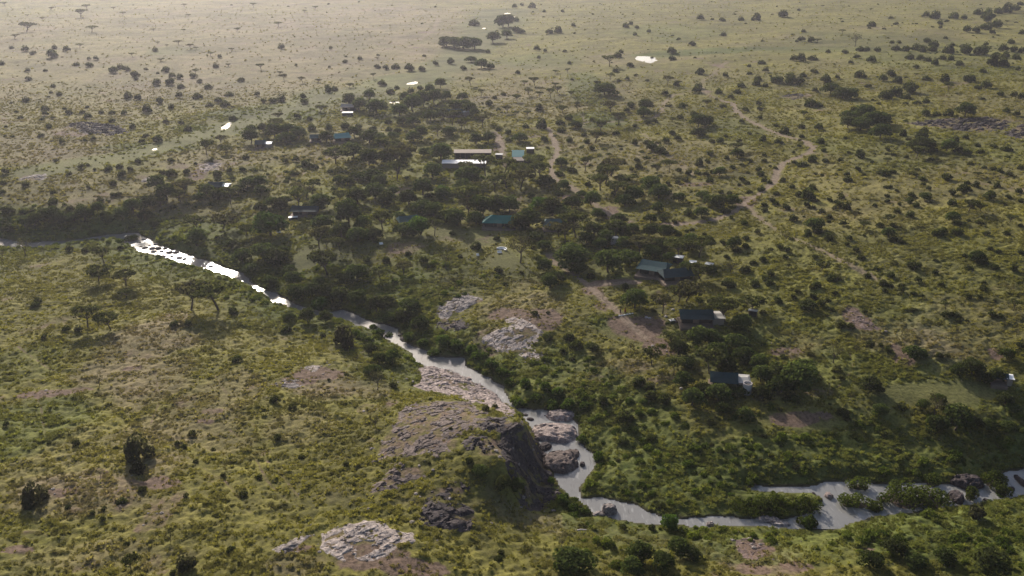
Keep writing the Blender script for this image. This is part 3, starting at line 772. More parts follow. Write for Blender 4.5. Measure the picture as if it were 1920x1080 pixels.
# ------------------------------------------------------------------ scattered ground cover (geometry nodes, one object each)
def proto(name, me):
    return bpy.data.objects.new(name, me)          # only a source for the scatter below
def scatter(name, P, scale, rotz, which, tint, protos):
    n = len(P)
    me = bpy.data.meshes.new(name); me.vertices.add(n)
    me.vertices.foreach_set('co', P.astype(np.float32).ravel())
    for nm, ty, arr in (('size', 'FLOAT_VECTOR', scale), ('turn', 'FLOAT_VECTOR', np.stack([np.zeros(n), np.zeros(n), rotz], 1)), ):
        a = me.attributes.new(nm, ty, 'POINT'); a.data.foreach_set('vector', arr.astype(np.float32).ravel())
    a = me.attributes.new('which', 'INT', 'POINT'); a.data.foreach_set('value', which.astype(np.int32))
    a = me.attributes.new('tint', 'FLOAT_COLOR', 'POINT'); a.data.foreach_set('color', np.concatenate([tint, np.ones((n, 1))], 1).astype(np.float32).ravel())
    o = link(name, me)
    ng = bpy.data.node_groups.new(name + '_scatter', 'GeometryNodeTree')
    ng.interface.new_socket('Geometry', in_out='INPUT', socket_type='NodeSocketGeometry')
    ng.interface.new_socket('Geometry', in_out='OUTPUT', socket_type='NodeSocketGeometry')
    gi = ng.nodes.new('NodeGroupInput'); go = ng.nodes.new('NodeGroupOutput'); jn = ng.nodes.new('GeometryNodeJoinGeometry')
    def named(nm, ty):
        x = ng.nodes.new('GeometryNodeInputNamedAttribute'); x.data_type = ty; x.inputs['Name'].default_value = nm
        return [s for s in x.outputs if s.enabled][0]
    sz, tn, wh = named('size', 'FLOAT_VECTOR'), named('turn', 'FLOAT_VECTOR'), named('which', 'INT')
    for k, po in enumerate(protos):
        cmp_ = ng.nodes.new('FunctionNodeCompare'); cmp_.data_type = 'INT'; cmp_.operation = 'EQUAL'
        ii = [s for s in cmp_.inputs if s.type == 'INT']; ng.links.new(wh, ii[0]); ii[1].default_value = k
        io = ng.nodes.new('GeometryNodeInstanceOnPoints'); oi = ng.nodes.new('GeometryNodeObjectInfo'); oi.inputs['Object'].default_value = po
        ng.links.new(gi.outputs[0], io.inputs['Points']); ng.links.new([s for s in cmp_.outputs if s.enabled][0], io.inputs['Selection'])
        ng.links.new(oi.outputs['Geometry'], io.inputs['Instance']); ng.links.new(tn, io.inputs['Rotation']); ng.links.new(sz, io.inputs['Scale'])
        ng.links.new(io.outputs[0], jn.inputs[0])
    ng.links.new(jn.outputs[0], go.inputs[0])
    md = o.modifiers.new('scatter', 'NODES'); md.node_group = ng
    return o

def lerp3(a, b, k): return np.asarray(a) * (1 - k[:, None]) + np.asarray(b) * k[:, None]
def cover_tint(X, Y, rng, gain=1.0):
    k = np.clip(.5 + .9 * fbm(X, Y, 9, 3, 201), 0, 1)
    c = lerp3(C_GRASS_B, C_GRASS_A, k)
    c = lerp3(c, C_DRY, np.clip(gridlook(mDRY, X, Y) * (.4 + .6 * rng.random(len(X))), 0, 1))
    c = lerp3(c, C_LUSH, np.clip(gridlook(mLUSH, X, Y) * (.45 + .35 * rng.random(len(X))), 0, 1))
    c = lerp3(c, (.17, .12, .075), np.clip(gridlook(mBARE, X, Y) * .8 * rng.random(len(X)), 0, 1))
    return np.clip(c * gain * rng.uniform(.88, 1.10, (len(X), 1)), 0, 1)

def rand_ground(n, y0, y1, rng, power=0.0):
    Y = y0 + (y1 - y0) * rng.random(n) if not power else y0 * (y1 / y0) ** rng.random(n)
    # uniform in area: accept by width
    keep = rng.random(n) < halfw(Y) / halfw(y1)
    Y = Y[keep]
    X = rng.uniform(-1, 1, len(Y)) * halfw(Y) * .6
    return X, Y

TUFT = []
for s, (nb, H, sp_) in enumerate([(26, .55, .45), (20, .75, .35), (30, .42, .55), (24, .5, .5)]):
    v, q, t3 = tuft(500 + s, nb, H, sp_); TUFT.append(proto('grass_tuft', mesh_np('grass_tuft', v, [q, t3], [M['blade']])))
rg = np.random.default_rng(77)
def grass(name, n, y0, y1, smin, smax):
    X, Y = rand_ground(n, y0, y1, rg)
    g = gridlook(mGRASS, X, Y)
    clump = np.clip(.46 + 1.3 * fbm(X, Y, 2.2, 2, 211) + .6 * fbm(X, Y, 12, 2, 213), .04, 1)
    ok = (rg.random(len(X)) < g * clump * (1 - .9 * sstep(.55 * y1 + .45 * y0, y1, Y) * (y1 > 400)) * (1 - .6 * (y1 > 900))) & (gridlook(RSD, X, Y) > .6)
    X, Y = X[ok], Y[ok]
    lush = gridlook(mLUSH, X, Y)
    s = (smin + (smax - smin) * rg.random(len(X)) ** 1.6) * (1 + .35 * lush)
    sc = np.stack([s * rg.uniform(.9, 1.3, len(X)), s * rg.uniform(.9, 1.3, len(X)), s * rg.uniform(.5, .95, len(X))], 1)
    P = np.stack([X, Y, gridlook(GH, X, Y) - .05], 1)
    o = scatter(name, P, sc, rg.uniform(0, 6.28, len(X)), rg.integers(0, len(TUFT), len(X)), cover_tint(X, Y, rg, 1.42), TUFT)
    tag(o, kind='stuff'); return len(X)
ng1 = grass('grass', 360000, 112, 300, .42, 1.0)
ng2 = grass('grass', 260000, 300, 640, .8, 1.7)

ng3 = grass('grass', 60000, 600, 1500, 1.2, 2.6)
LOW = []
for s, H in enumerate([.55, .7, .45]):
    w, l = bush(600 + s, H, 200, 5, (.05, .095)); LOW.append(proto('low_shrub', mesh_np('low_shrub', *l, [M['leaf_s']])))
LUSHSH = []
for s, H in enumerate([.55, .7, .48, .62]):
    w, l = bush(620 + s, H, 420, 7, (.035, .065)); LUSHSH.append(proto('bank_shrub', mesh_np('bank_shrub', *l, [M['leaf_s']])))

# knee-high shrubs dotted over the plain
X, Y = rand_ground(90000, 130, 1900, rg, 1)
dens = np.clip(.04 + .75 * sstep(.0, .42, fbm(X, Y, 60, 4, 221)) * sstep(-.35, .25, fbm(X, Y, 17, 2, 223)), 0, 1) * (.35 + .65 * sstep(-60, 40, X + .25 * (Y - 300)))
dens = dens * np.where((Y < 270) & (X < -5), .42, 1) * (1 - .5 * sstep(450, 900, Y)) * np.where((X < -60) & (Y > 420), .7, 1)
dens *= (1 - .9 * gridlook(mROCK, X, Y)) * (1 - gridlook(mTRACK, X, Y)) * (1 - gridlook(mLAWN, X, Y)) * (1 - .5 * gridlook(mBARE, X, Y)) * (gridlook(RSD, X, Y) > 1.5)
ok = rg.random(len(X)) < dens * .55
X, Y = X[ok], Y[ok]; n = len(X)
s = (.6 + 2.6 * rg.random(n) ** 3) * (1 + .0006 * Y) * np.where((Y < 270) & (X < -5), .6, 1)
tint = lerp3((.052, .061, .024), (.094, .092, .036), rg.random(n)) * rg.uniform(.7, 1.2, (n, 1))
o = scatter('low_shrubs', np.stack([X, Y, gridlook(GH, X, Y) - .1 * s], 1), np.stack([s, s * rg.uniform(.8, 1.2, n), s * rg.uniform(.6, 1.0, n)], 1), rg.uniform(0, 6.28, n), rg.integers(0, 3, n), tint, LOW)
tag(o, kind='stuff'); n_low = n

# lush growth along the river: bank shrubs crowding each other
BANKZ = [(1160,800,170,80,.75),(1310,885,230,56,1),(1520,860,210,56,.85),(1780,1015,290,52,1),(1900,1070,200,40,1),(1090,720,60,50,.8),(1000,700,60,30,.9),(940,680,50,20,1),(720,575,150,40,.85),(580,530,130,34,.6),(820,650,70,24,.9),
 (440,450,120,34,.45),(230,435,80,12,.85),(1700,870,200,40,.9),(1850,830,110,50,.9),(1250,1000,160,18,.7),(1440,985,60,8,.8),(90,425,140,20,.9),(250,415,130,14,.9),(600,585,60,8,.8),(690,612,60,10,.9),(1100,1050,160,40,.5),(1650,800,130,30,.5),(1430,780,90,20,.5),
 (1085,935,22,26,.8),(740,650,40,20,.6),(480,560,60,14,.5),(1330,650,120,60,.35),(800,520,150,40,.3)]
mB = spots(BANKZ)
X, Y = rand_ground(60000, 118, 400, rg)
okp = (np.abs(X) < 270); X, Y = X[okp], Y[okp]
rs = gridlook(RSD, X, Y)
d = np.maximum(gridlook(mB, X, Y) * .62, (rs < 7) * .55 * np.where((X < 5) & (Y < 178) & (Y > 150), .25, 1))
d *= (1 - .95 * gridlook(mROCK, X, Y)) * (1 - gridlook(mLAWN, X, Y)) * (1 - gridlook(mTRACK, X, Y)) * (rs > .4) * (1 - .6 * gridlook(mBARE, X, Y))
ok = rg.random(len(X)) < d * np.clip(.65 + 1.0 * fbm(X, Y, 7, 2, 231), .12, 1)
X, Y = X[ok], Y[ok]; n = len(X)
s = 1.0 + 2.7 * rg.random(n) ** 2.4
k = np.clip(.5 + .8 * fbm(X, Y, 8, 2, 233) + .25 * rg.normal(size=n), 0, 1)
tint = lerp3((.054, .080, .018), (.130, .158, .032), k) * rg.uniform(.75, 1.2, (n, 1))
BSX, BSY = X, Y
o = scatter('bank_shrubs', np.stack([X, Y, gridlook(GH, X, Y) - .12 * s], 1), np.stack([s, s * rg.uniform(.8, 1.2, n), s * rg.uniform(.65, 1.15, n)], 1), rg.uniform(0, 6.28, n), rg.integers(0, 4, n), tint, LUSHSH)
tag(o, kind='stuff'); n_bank = n
# dark undergrowth that closes the canopy of the camp woodland
WOODZ = [(700,380,220,60,1),(560,320,120,34,.7),(850,330,170,44,1),(980,350,100,50,.9),(800,205,130,22,.9),(680,205,60,14,.7),(540,266,80,16,.8),(720,270,120,20,.6),(1110,428,140,22,.9),(1200,470,100,26,.9),(1330,600,110,60,.8),(1380,680,110,50,.8),
 (420,370,120,30,.8),(250,405,140,20,.7),(560,430,90,18,.5),(1150,320,130,60,.45),(1300,385,60,14,.6),(1180,360,60,20,.5),(620,590,60,20,.5),(1450,760,60,30,.5),(500,440,60,26,.7),(680,520,120,30,.5),(1650,225,60,16,.7),(1480,155,60,8,.5),(1810,100,110,14,.4),(870,82,50,10,.5),(1040,262,60,10,.5)]
mW = spots(WOODZ)
X, Y = rand_ground(90000, 150, 1100, rg)
d = gridlook(mW, X, Y) * .75 * (1 - gridlook(mLAWN, X, Y)) * (1 - gridlook(mTRACK, X, Y)) * (1 - .7 * gridlook(mBARE, X, Y)) * (gridlook(RSD, X, Y) > 2)
ok = rg.random(len(X)) < d * np.clip(.5 + 1.2 * fbm(X, Y, 14, 3, 241), .05, 1)
X, Y = X[ok], Y[ok]; n = len(X)
s = (1.6 + 3.2 * rg.random(n) ** 1.8)
k = np.clip(.5 + .9 * fbm(X, Y, 11, 2, 243) + .2 * rg.normal(size=n), 0, 1)
tint = lerp3((.036, .052, .018), (.076, .088, .030), k) * rg.uniform(.8, 1.2, (n, 1))
o = scatter('undergrowth', np.stack([X, Y, gridlook(GH, X, Y) - .12 * s], 1), np.stack([s, s * rg.uniform(.8, 1.2, n), s * rg.uniform(.55, .95, n)], 1), rg.uniform(0, 6.28, n), rg.integers(0, 4, n), tint, LUSHSH)
tag(o, kind='stuff'); print('undergrowth', n)
print('stuff', ng1, ng2, n_low, n_bank)
ORD = 'nearest second third fourth fifth sixth seventh eighth ninth tenth eleventh twelfth thirteenth fourteenth fifteenth sixteenth seventeenth eighteenth nineteenth'.split()
def ordinal(k):
    if k == 0: return 'nearest'
    if k < len(ORD): return ORD[k] + '-nearest'
    t = ['twentieth', 'thirtieth', 'fortieth', 'fiftieth']; u = ' first second third fourth fifth sixth seventh eighth ninth'.split(' ')
    kk = k + 1; a, b_ = divmod(kk, 10)
    return (t[a - 2] if b_ == 0 else ['twenty', 'thirty', 'forty', 'fifty'][a - 2] + '-' + u[b_]) + '-nearest'

# ------------------------------------------------------------------ rock outcrops: slabs that break out of the ground
def outcrop(name, label, poly, mat, rise, rough=.5, cat='rock outcrop', res=.24, seed=1, block=1.15, base=0.0):
    w = at([p[0] for p in poly], [p[1] for p in poly]); c = w.mean(0)
    lo, hi = w.min(0) - 2, w.max(0) + 2
    res = max(res, math.sqrt((hi[0] - lo[0]) * (hi[1] - lo[1]) / 14000))
    xs = np.arange(lo[0], hi[0], res); yy = np.arange(lo[1], hi[1], res)
    X, Y = np.meshgrid(xs, yy)
    sd = poly_sd(X, Y, w) + (3.2 if 'broad' in label else 1.9) * fbm(X, Y, 5.0, 4, seed) - (1.6 if 'cliff face' in label else .3)
    # blocky strata: stepped height per cell, cracks between
    ax, ay = .80 * X + .6 * Y, -.6 * X + .80 * Y
    cu = np.floor(ax / (block * 1.9) + .6 * noise(X / 3, Y / 3, seed + 3)); cv = np.floor(ay / block + .6 * noise(X / 2.6, Y / 2.6, seed + 4))
    cell = _h(cu.astype(np.int64), cv.astype(np.int64), seed)
    rid = np.abs(fbm(ax / 1.35, ay, 1.5, 3, seed + 6))
    prof = sstep(0.3, -2.2, sd)
    z = gridlook(GH, X, Y) + base + .45 * rise * prof * (1 + .3 * fbm(X, Y, 9, 2, seed + 8)) + prof * rough * (.45 * cell - .9 * sstep(.10, 0, rid) + .7 * fbm(X, Y, 1.3, 3, seed + 9)) - .5 * sstep(-.4, 1.0, sd) + .05
    gap = fbm(X, Y, 3.5, 3, seed + 12) > (.45 if 'bright' in label else .10 if 'broad' in label else .24)            # tufts of grass take hold in gaps
    z = np.where(gap, z - .45 * rough - .12, z)
    keep = sd < .9
    q = keep[:-1, :-1] & keep[:-1, 1:] & keep[1:, 1:] & keep[1:, :-1]
    ii = np.arange(X.size).reshape(X.shape)
    f = np.stack([ii[:-1, :-1], ii[:-1, 1:], ii[1:, 1:], ii[1:, :-1]], -1)[q]
    used = np.unique(f); rm = np.zeros(X.size, int); rm[used] = np.arange(len(used))
    V = np.stack([X, Y, z], -1).reshape(-1, 3)[used]
    o0 = np.array([c[0], c[1], ground(*c)])
    o = link(name, mesh_np(name, V - o0, rm[f], [M[mat]], smooth=False), loc=o0)
    tag(o, label, cat)
    for a in (GROUT,): a.append((w, rise))
    return o
GROUT = []
for i, (lab, poly, mat, rise, rough) in enumerate(OUT):
    lab = lab.replace('slab left in', 'slab in')
    outcrop('rock_outcrop', lab, poly, mat, rise, rough, seed=40 + 17 * i)

# ------------------------------------------------------------------ boulders standing in the river
def boulder_mesh(seed, L, Wd, H, n=3, rough=.18, flat_top=.75):
    bm = bmesh.new(); bmesh.ops.create_icosphere(bm, subdivisions=n, radius=1)
    P = np.array([v.co[:] for v in bm.verts])
    d = 1 + rough * fbm(P[:, 0] * 3 + seed, P[:, 1] * 3 + P[:, 2] * 2.3, 2.2, 3, seed) + .5 * rough * np.abs(fbm(P[:, 0] * 5, P[:, 2] * 6 + P[:, 1] * 4, 1.6, 2, seed + 5))
    P = P * d[:, None]
    if n >= 3:          # split along joints into tilted blocks
        a = P[:, 0] * 2.6 + P[:, 1] * 1.1 + .5 * noise(P[:, 0] * 2 + seed, P[:, 1] * 2, seed); b_ = P[:, 1] * 3.1 - P[:, 0] * .9 + .5 * noise(P[:, 0] * 2, P[:, 1] * 2 + seed, seed + 1)
        ce = _h(np.floor(a).astype(np.int64), np.floor(b_).astype(np.int64), seed)
        P[:, 2] += np.where(P[:, 2] > 0, .22 * ce + .14 * (a - np.floor(a) - .5) * ce - .25 * sstep(.12, 0, np.minimum(np.abs(a - np.round(a)), np.abs(b_ - np.round(b_)))), 0)
    P[:, 2] = np.where(P[:, 2] > flat_top, flat_top + (P[:, 2] - flat_top) * .3, P[:, 2])
    for v, p in zip(bm.verts, P): v.co = (p[0] * L, p[1] * Wd, p[2] * H)
    me = bpy.data.meshes.new('boulder'); bm.to_mesh(me); bm.free()
    return me
BO = [  # px, py of the waterline centre, half length px, half depth px (ground), height m, turn, material, label
 (1040,812,46,20,1.5,.25,'rock_pink','wide flat rock splitting the river below the cliff'),
 (1052,780,30,10,1.3,.05,'rock_pink','grey rock shelf upstream of the wide flat rock'),
 (1022,838,12,9,.9,.4,'rock_dark','dark boulder wedged between the flat rock and the whale-backed rock'),
 (1050,868,36,22,2.1,.15,'rock_brown','brown whale-backed rock in midstream'),
 (1073,852,14,10,1.0,.3,'rock_brown','low knob at the tail of the whale-backed rock'),
 (1092,872,5,4,.9,.0,'rock_dark','lone small black boulder beside the whale-backed rock'),
 (1143,958,14,10,1.9,.2,'rock_grey','grey boulder with a dark head at the river bend'),
 (1122,966,12,6,.8,.0,'rock_grey','flat grey stone next to the boulder at the bend'),
 (1332,984,8,4,.8,.1,'rock_pale','pale stone on the near bank below the reeds'),
 (1440,975,22,7,.7,.1,'rock_grey','low grey shoal under the long reed bank'),
 (1462,982,20,6,.5,.2,'rock_grey','second low shoal further along the reed bank'),
 (1554,931,8,6,1.0,.0,'rock_pink','pinkish boulder between the river islands'),
 (1792,934,14,12,1.8,.1,'rock_dark','dark boulder with a pale top beside the island'),
 (1812,906,30,14,2.0,.1,'rock_dark','dark rock shelf at the head of the islands'),
 (1848,938,5,3,.5,.0,'rock_dark','small dark stone in the open channel'),
 (1896,918,6,4,.8,.0,'rock_dark','dark stone by the near bank of the open channel'),
 (1912,902,6,12,.9,.0,'rock_dark','narrow black rock at the end of the channel'),
 (1655,972,5,3,.4,.0,'rock_dark','stone in the shallow reach by the second island'),
 (1652,938,5,5,.5,.0,'rock_dark','stone at the tip of the big island'),
 (1525,927,4,3,.5,.0,'rock_dark','stone off the end of the reed bank'),
]
for i, (px, py, rl, rd, H, tz, mat, lab) in enumerate(BO):
    x, y = [float(v) for v in flat(px, py, 0)]
    d = depth_of(x, y, 0); mp = d / FPX; sn = CAM_H / math.hypot(y, CAM_H)
    me = boulder_mesh(60 + i, rl * mp, max(rd * mp / sn * .9, .5), H * 1.15, 4 if rl > 20 else 3)
    me.materials.append(M[mat])
    o = link('boulder', me, loc=(x, y, -.15 * H)); o.rotation_euler = (0, 0, -tz)
    tag(o, lab, 'boulder')
# stones breaking the white rapids
rr = np.random.default_rng(5)
RAP = [(238,446),(248,450),(262,455),(270,449),(280,460),(272,465),(292,458),(297,466),(303,472),(288,472),(310,466),(318,474),(306,481),(322,481),(330,474),(336,484),(346,486),(264,463),(286,466),(314,484),(396,500),(432,512),(756,636),(752,628),(765,648),(985,778),(994,786),(1012,800)]
for i, (px, py) in enumerate(RAP):
    x, y = [float(v) for v in flat(px, py, 0)]
    s = rr.uniform(.5, 1.15)
    me = boulder_mesh(160 + i, s * 1.3, s, s * .8, 2); me.materials.append(M['rock_dark' if i % 3 else 'rock_grey'])
    o = link('boulder', me, loc=(x, y, -.1)); o.rotation_euler = (0, 0, rr.uniform(0, 3))
    tag(o, 'small dark stone breaking the white rapids, ' + ordinal(i) + ' to their upstream end' if i < 20 else 'small stone lying in the river shallows, ' + ordinal(i - 20) + ' to the rapids', 'boulder', 'stones in the rapids' if i < 20 else 'stones in the shallows')
# loose stones on the bare patches
ST = []
for s in range(3):
    me_ = boulder_mesh(700 + s, .5, .4, .3, 1, .25); me_.materials.append(M['rock_grey']); ST.append(proto('stone', me_))
X, Y = rand_ground(30000, 118, 330, rg)
rk = np.zeros(len(X))
for w, rise in GROUT:
    s_ = (np.abs(X - w[:, 0].mean()) < 60) & (np.abs(Y - w[:, 1].mean()) < 60)
    rk[s_] = np.maximum(rk[s_], np.exp(-np.maximum(poly_sd(X[s_], Y[s_], w), 0) / 1.8) * .5)
ok = rg.random(len(X)) < np.maximum(gridlook(mBARE, X, Y) ** 3 * .35, rk) * (gridlook(mTRACK, X, Y) < .2) * (gridlook(mLAWN, X, Y) < .3)
X, Y = X[ok], Y[ok]; n = len(X); s = .35 + .9 * rg.random(n) ** 3
o = scatter('loose_stones', np.stack([X, Y, gridlook(GH, X, Y)], 1), np.stack([s, s, s], 1), rg.uniform(0, 6.28, n), rg.integers(0, 3, n), np.full((n, 3), .3), ST)
tag(o, kind='stuff')

# ------------------------------------------------------------------ landmarks used to say which plant is which
LM = [(1213,111,'the large pale pond'),(425,235,'the small green-valley pond'),(290,279,'the tiny valley pool'),(775,156,'the far open stream'),(738,192,'the woodland pond'),(955,25,'the farthest pond'),
 (1525,277,'the hairpin bend of the track'),(1380,205,'the kink in the upper track'),(1330,150,'the top end of the track'),(1395,392,'the fork of the tracks'),(1285,419,'the reddish end of the track'),(1242,200,'the short curved track'),
 (1800,235,'the long purple boulder field'),(1912,250,'the second purple boulder field'),(1490,181,'the small slaty scar'),(1612,600,'the reddish stony scar'),(1640,522,'the end of the faint ruts'),(1540,470,'the middle of the faint ruts'),(1705,608,'the dark grassy ruts'),
 (1745,735,'the pale lawn clearing'),(1883,711,'the tent buried in bushes'),(1378,706,'the tent with the stone tank'),(1310,588,'the tent with the white table'),(1250,500,'the big blue-green double tent'),(1150,449,'the small grey hut'),
 (1038,421,'the tent with the pale ridge'),(936,412,'the teal lounge tent'),(762,416,'the half-hidden green tent'),(575,393,'the dark lawn-side tent'),(590,478,'the sunlit end of the lawn'),(422,348,'the lone white-ended tent'),(500,268,'the white grove tent'),
 (640,258,'the small teal tent'),(652,206,'the far pink-roofed tent'),(858,211,'the tent under dark far trees'),(885,297,'the long white-roofed building'),(972,292,'the teal-roofed shed'),(1046,285,'the bend of the camp road'),(1145,400,'the wide end of the camp road'),
 (938,470,'the white lawn sofa'),(1168,588,'the two walking people'),(1205,620,'the bare garden patch'),(960,635,'the whitish rock sheet'),(862,570,'the grey rock dome'),(860,712,'the pinkish slab'),(800,800,'the broad brown slab'),
 (1005,870,'the black cliff face'),(1045,812,'the wide flat river rock'),(680,1015,'the bright whitish outcrop'),(840,967,'the purple rock hump'),(750,888,'the narrow rock ledge'),(290,468,'the white rapids'),(380,495,'the pool below the rapids'),(510,556,'the upper river pool'),
 (655,592,'the narrow river pool'),(820,680,'the wide river pool'),(1150,950,'the river bend below the cliff'),(1545,935,'the river islands'),(1850,920,'the open river channel'),(1430,1030,'the pink stony slope'),(10,456,'the river at the frame edge'),(270,650,'the brown trampled strip'),(85,740,'the bare scar on the plateau'),
 (600,702,'the bare soil with pale stones'),(185,240,'the dark slaty slope'),(62,333,'the small grey far-bank slab'),(280,338,'the grey slab among bushes'),(393,312,'the pinkish far-bank slab'),
 (170,890,'the stony clearing on the plateau'),(120,60,'the hazy corner of the plain'),(430,60,'the hazy plain'),(640,60,'the bare hazy plain'),(1500,70,'the far yellow meadow'),(1800,60,'the far green ridge'),(1050,120,'the tan plain before the pond'),(1700,150,'the far thicket belt'),
 (1760,400,'the open bushy slope'),(1880,560,'the lower bushy slope'),(1620,380,'the tan strip of the bushy slope'),(880,85,'the far puddles'),(330,150,'the haze-paled bush belt'),(1150,330,'the shrubby middle ground'),(780,330,'the heart of the camp forest'),(700,540,'the wooded river bank'),(1500,785,'the shaded clearing'),(60,200,'the brown far slope'),
 (1900,330,'the dark far end of the slope'),(1150,150,'the sparse acacia parkland'),(1500,230,'the rolling upper slope'),(560,130,'the stony far plain'),(1300,880,'the reedy flat beside the river'),(250,1000,'the near grassy hillside'),(450,900,'the tussocky hillside'),(1650,1040,'the green near bank'),(1000,1050,'the brown near thicket'),(1050,200,'the acacia stand on tan ground'),(1120,850,'the round bush point of the river')]
LW = at([l[0] for l in LM], [l[1] for l in LM])
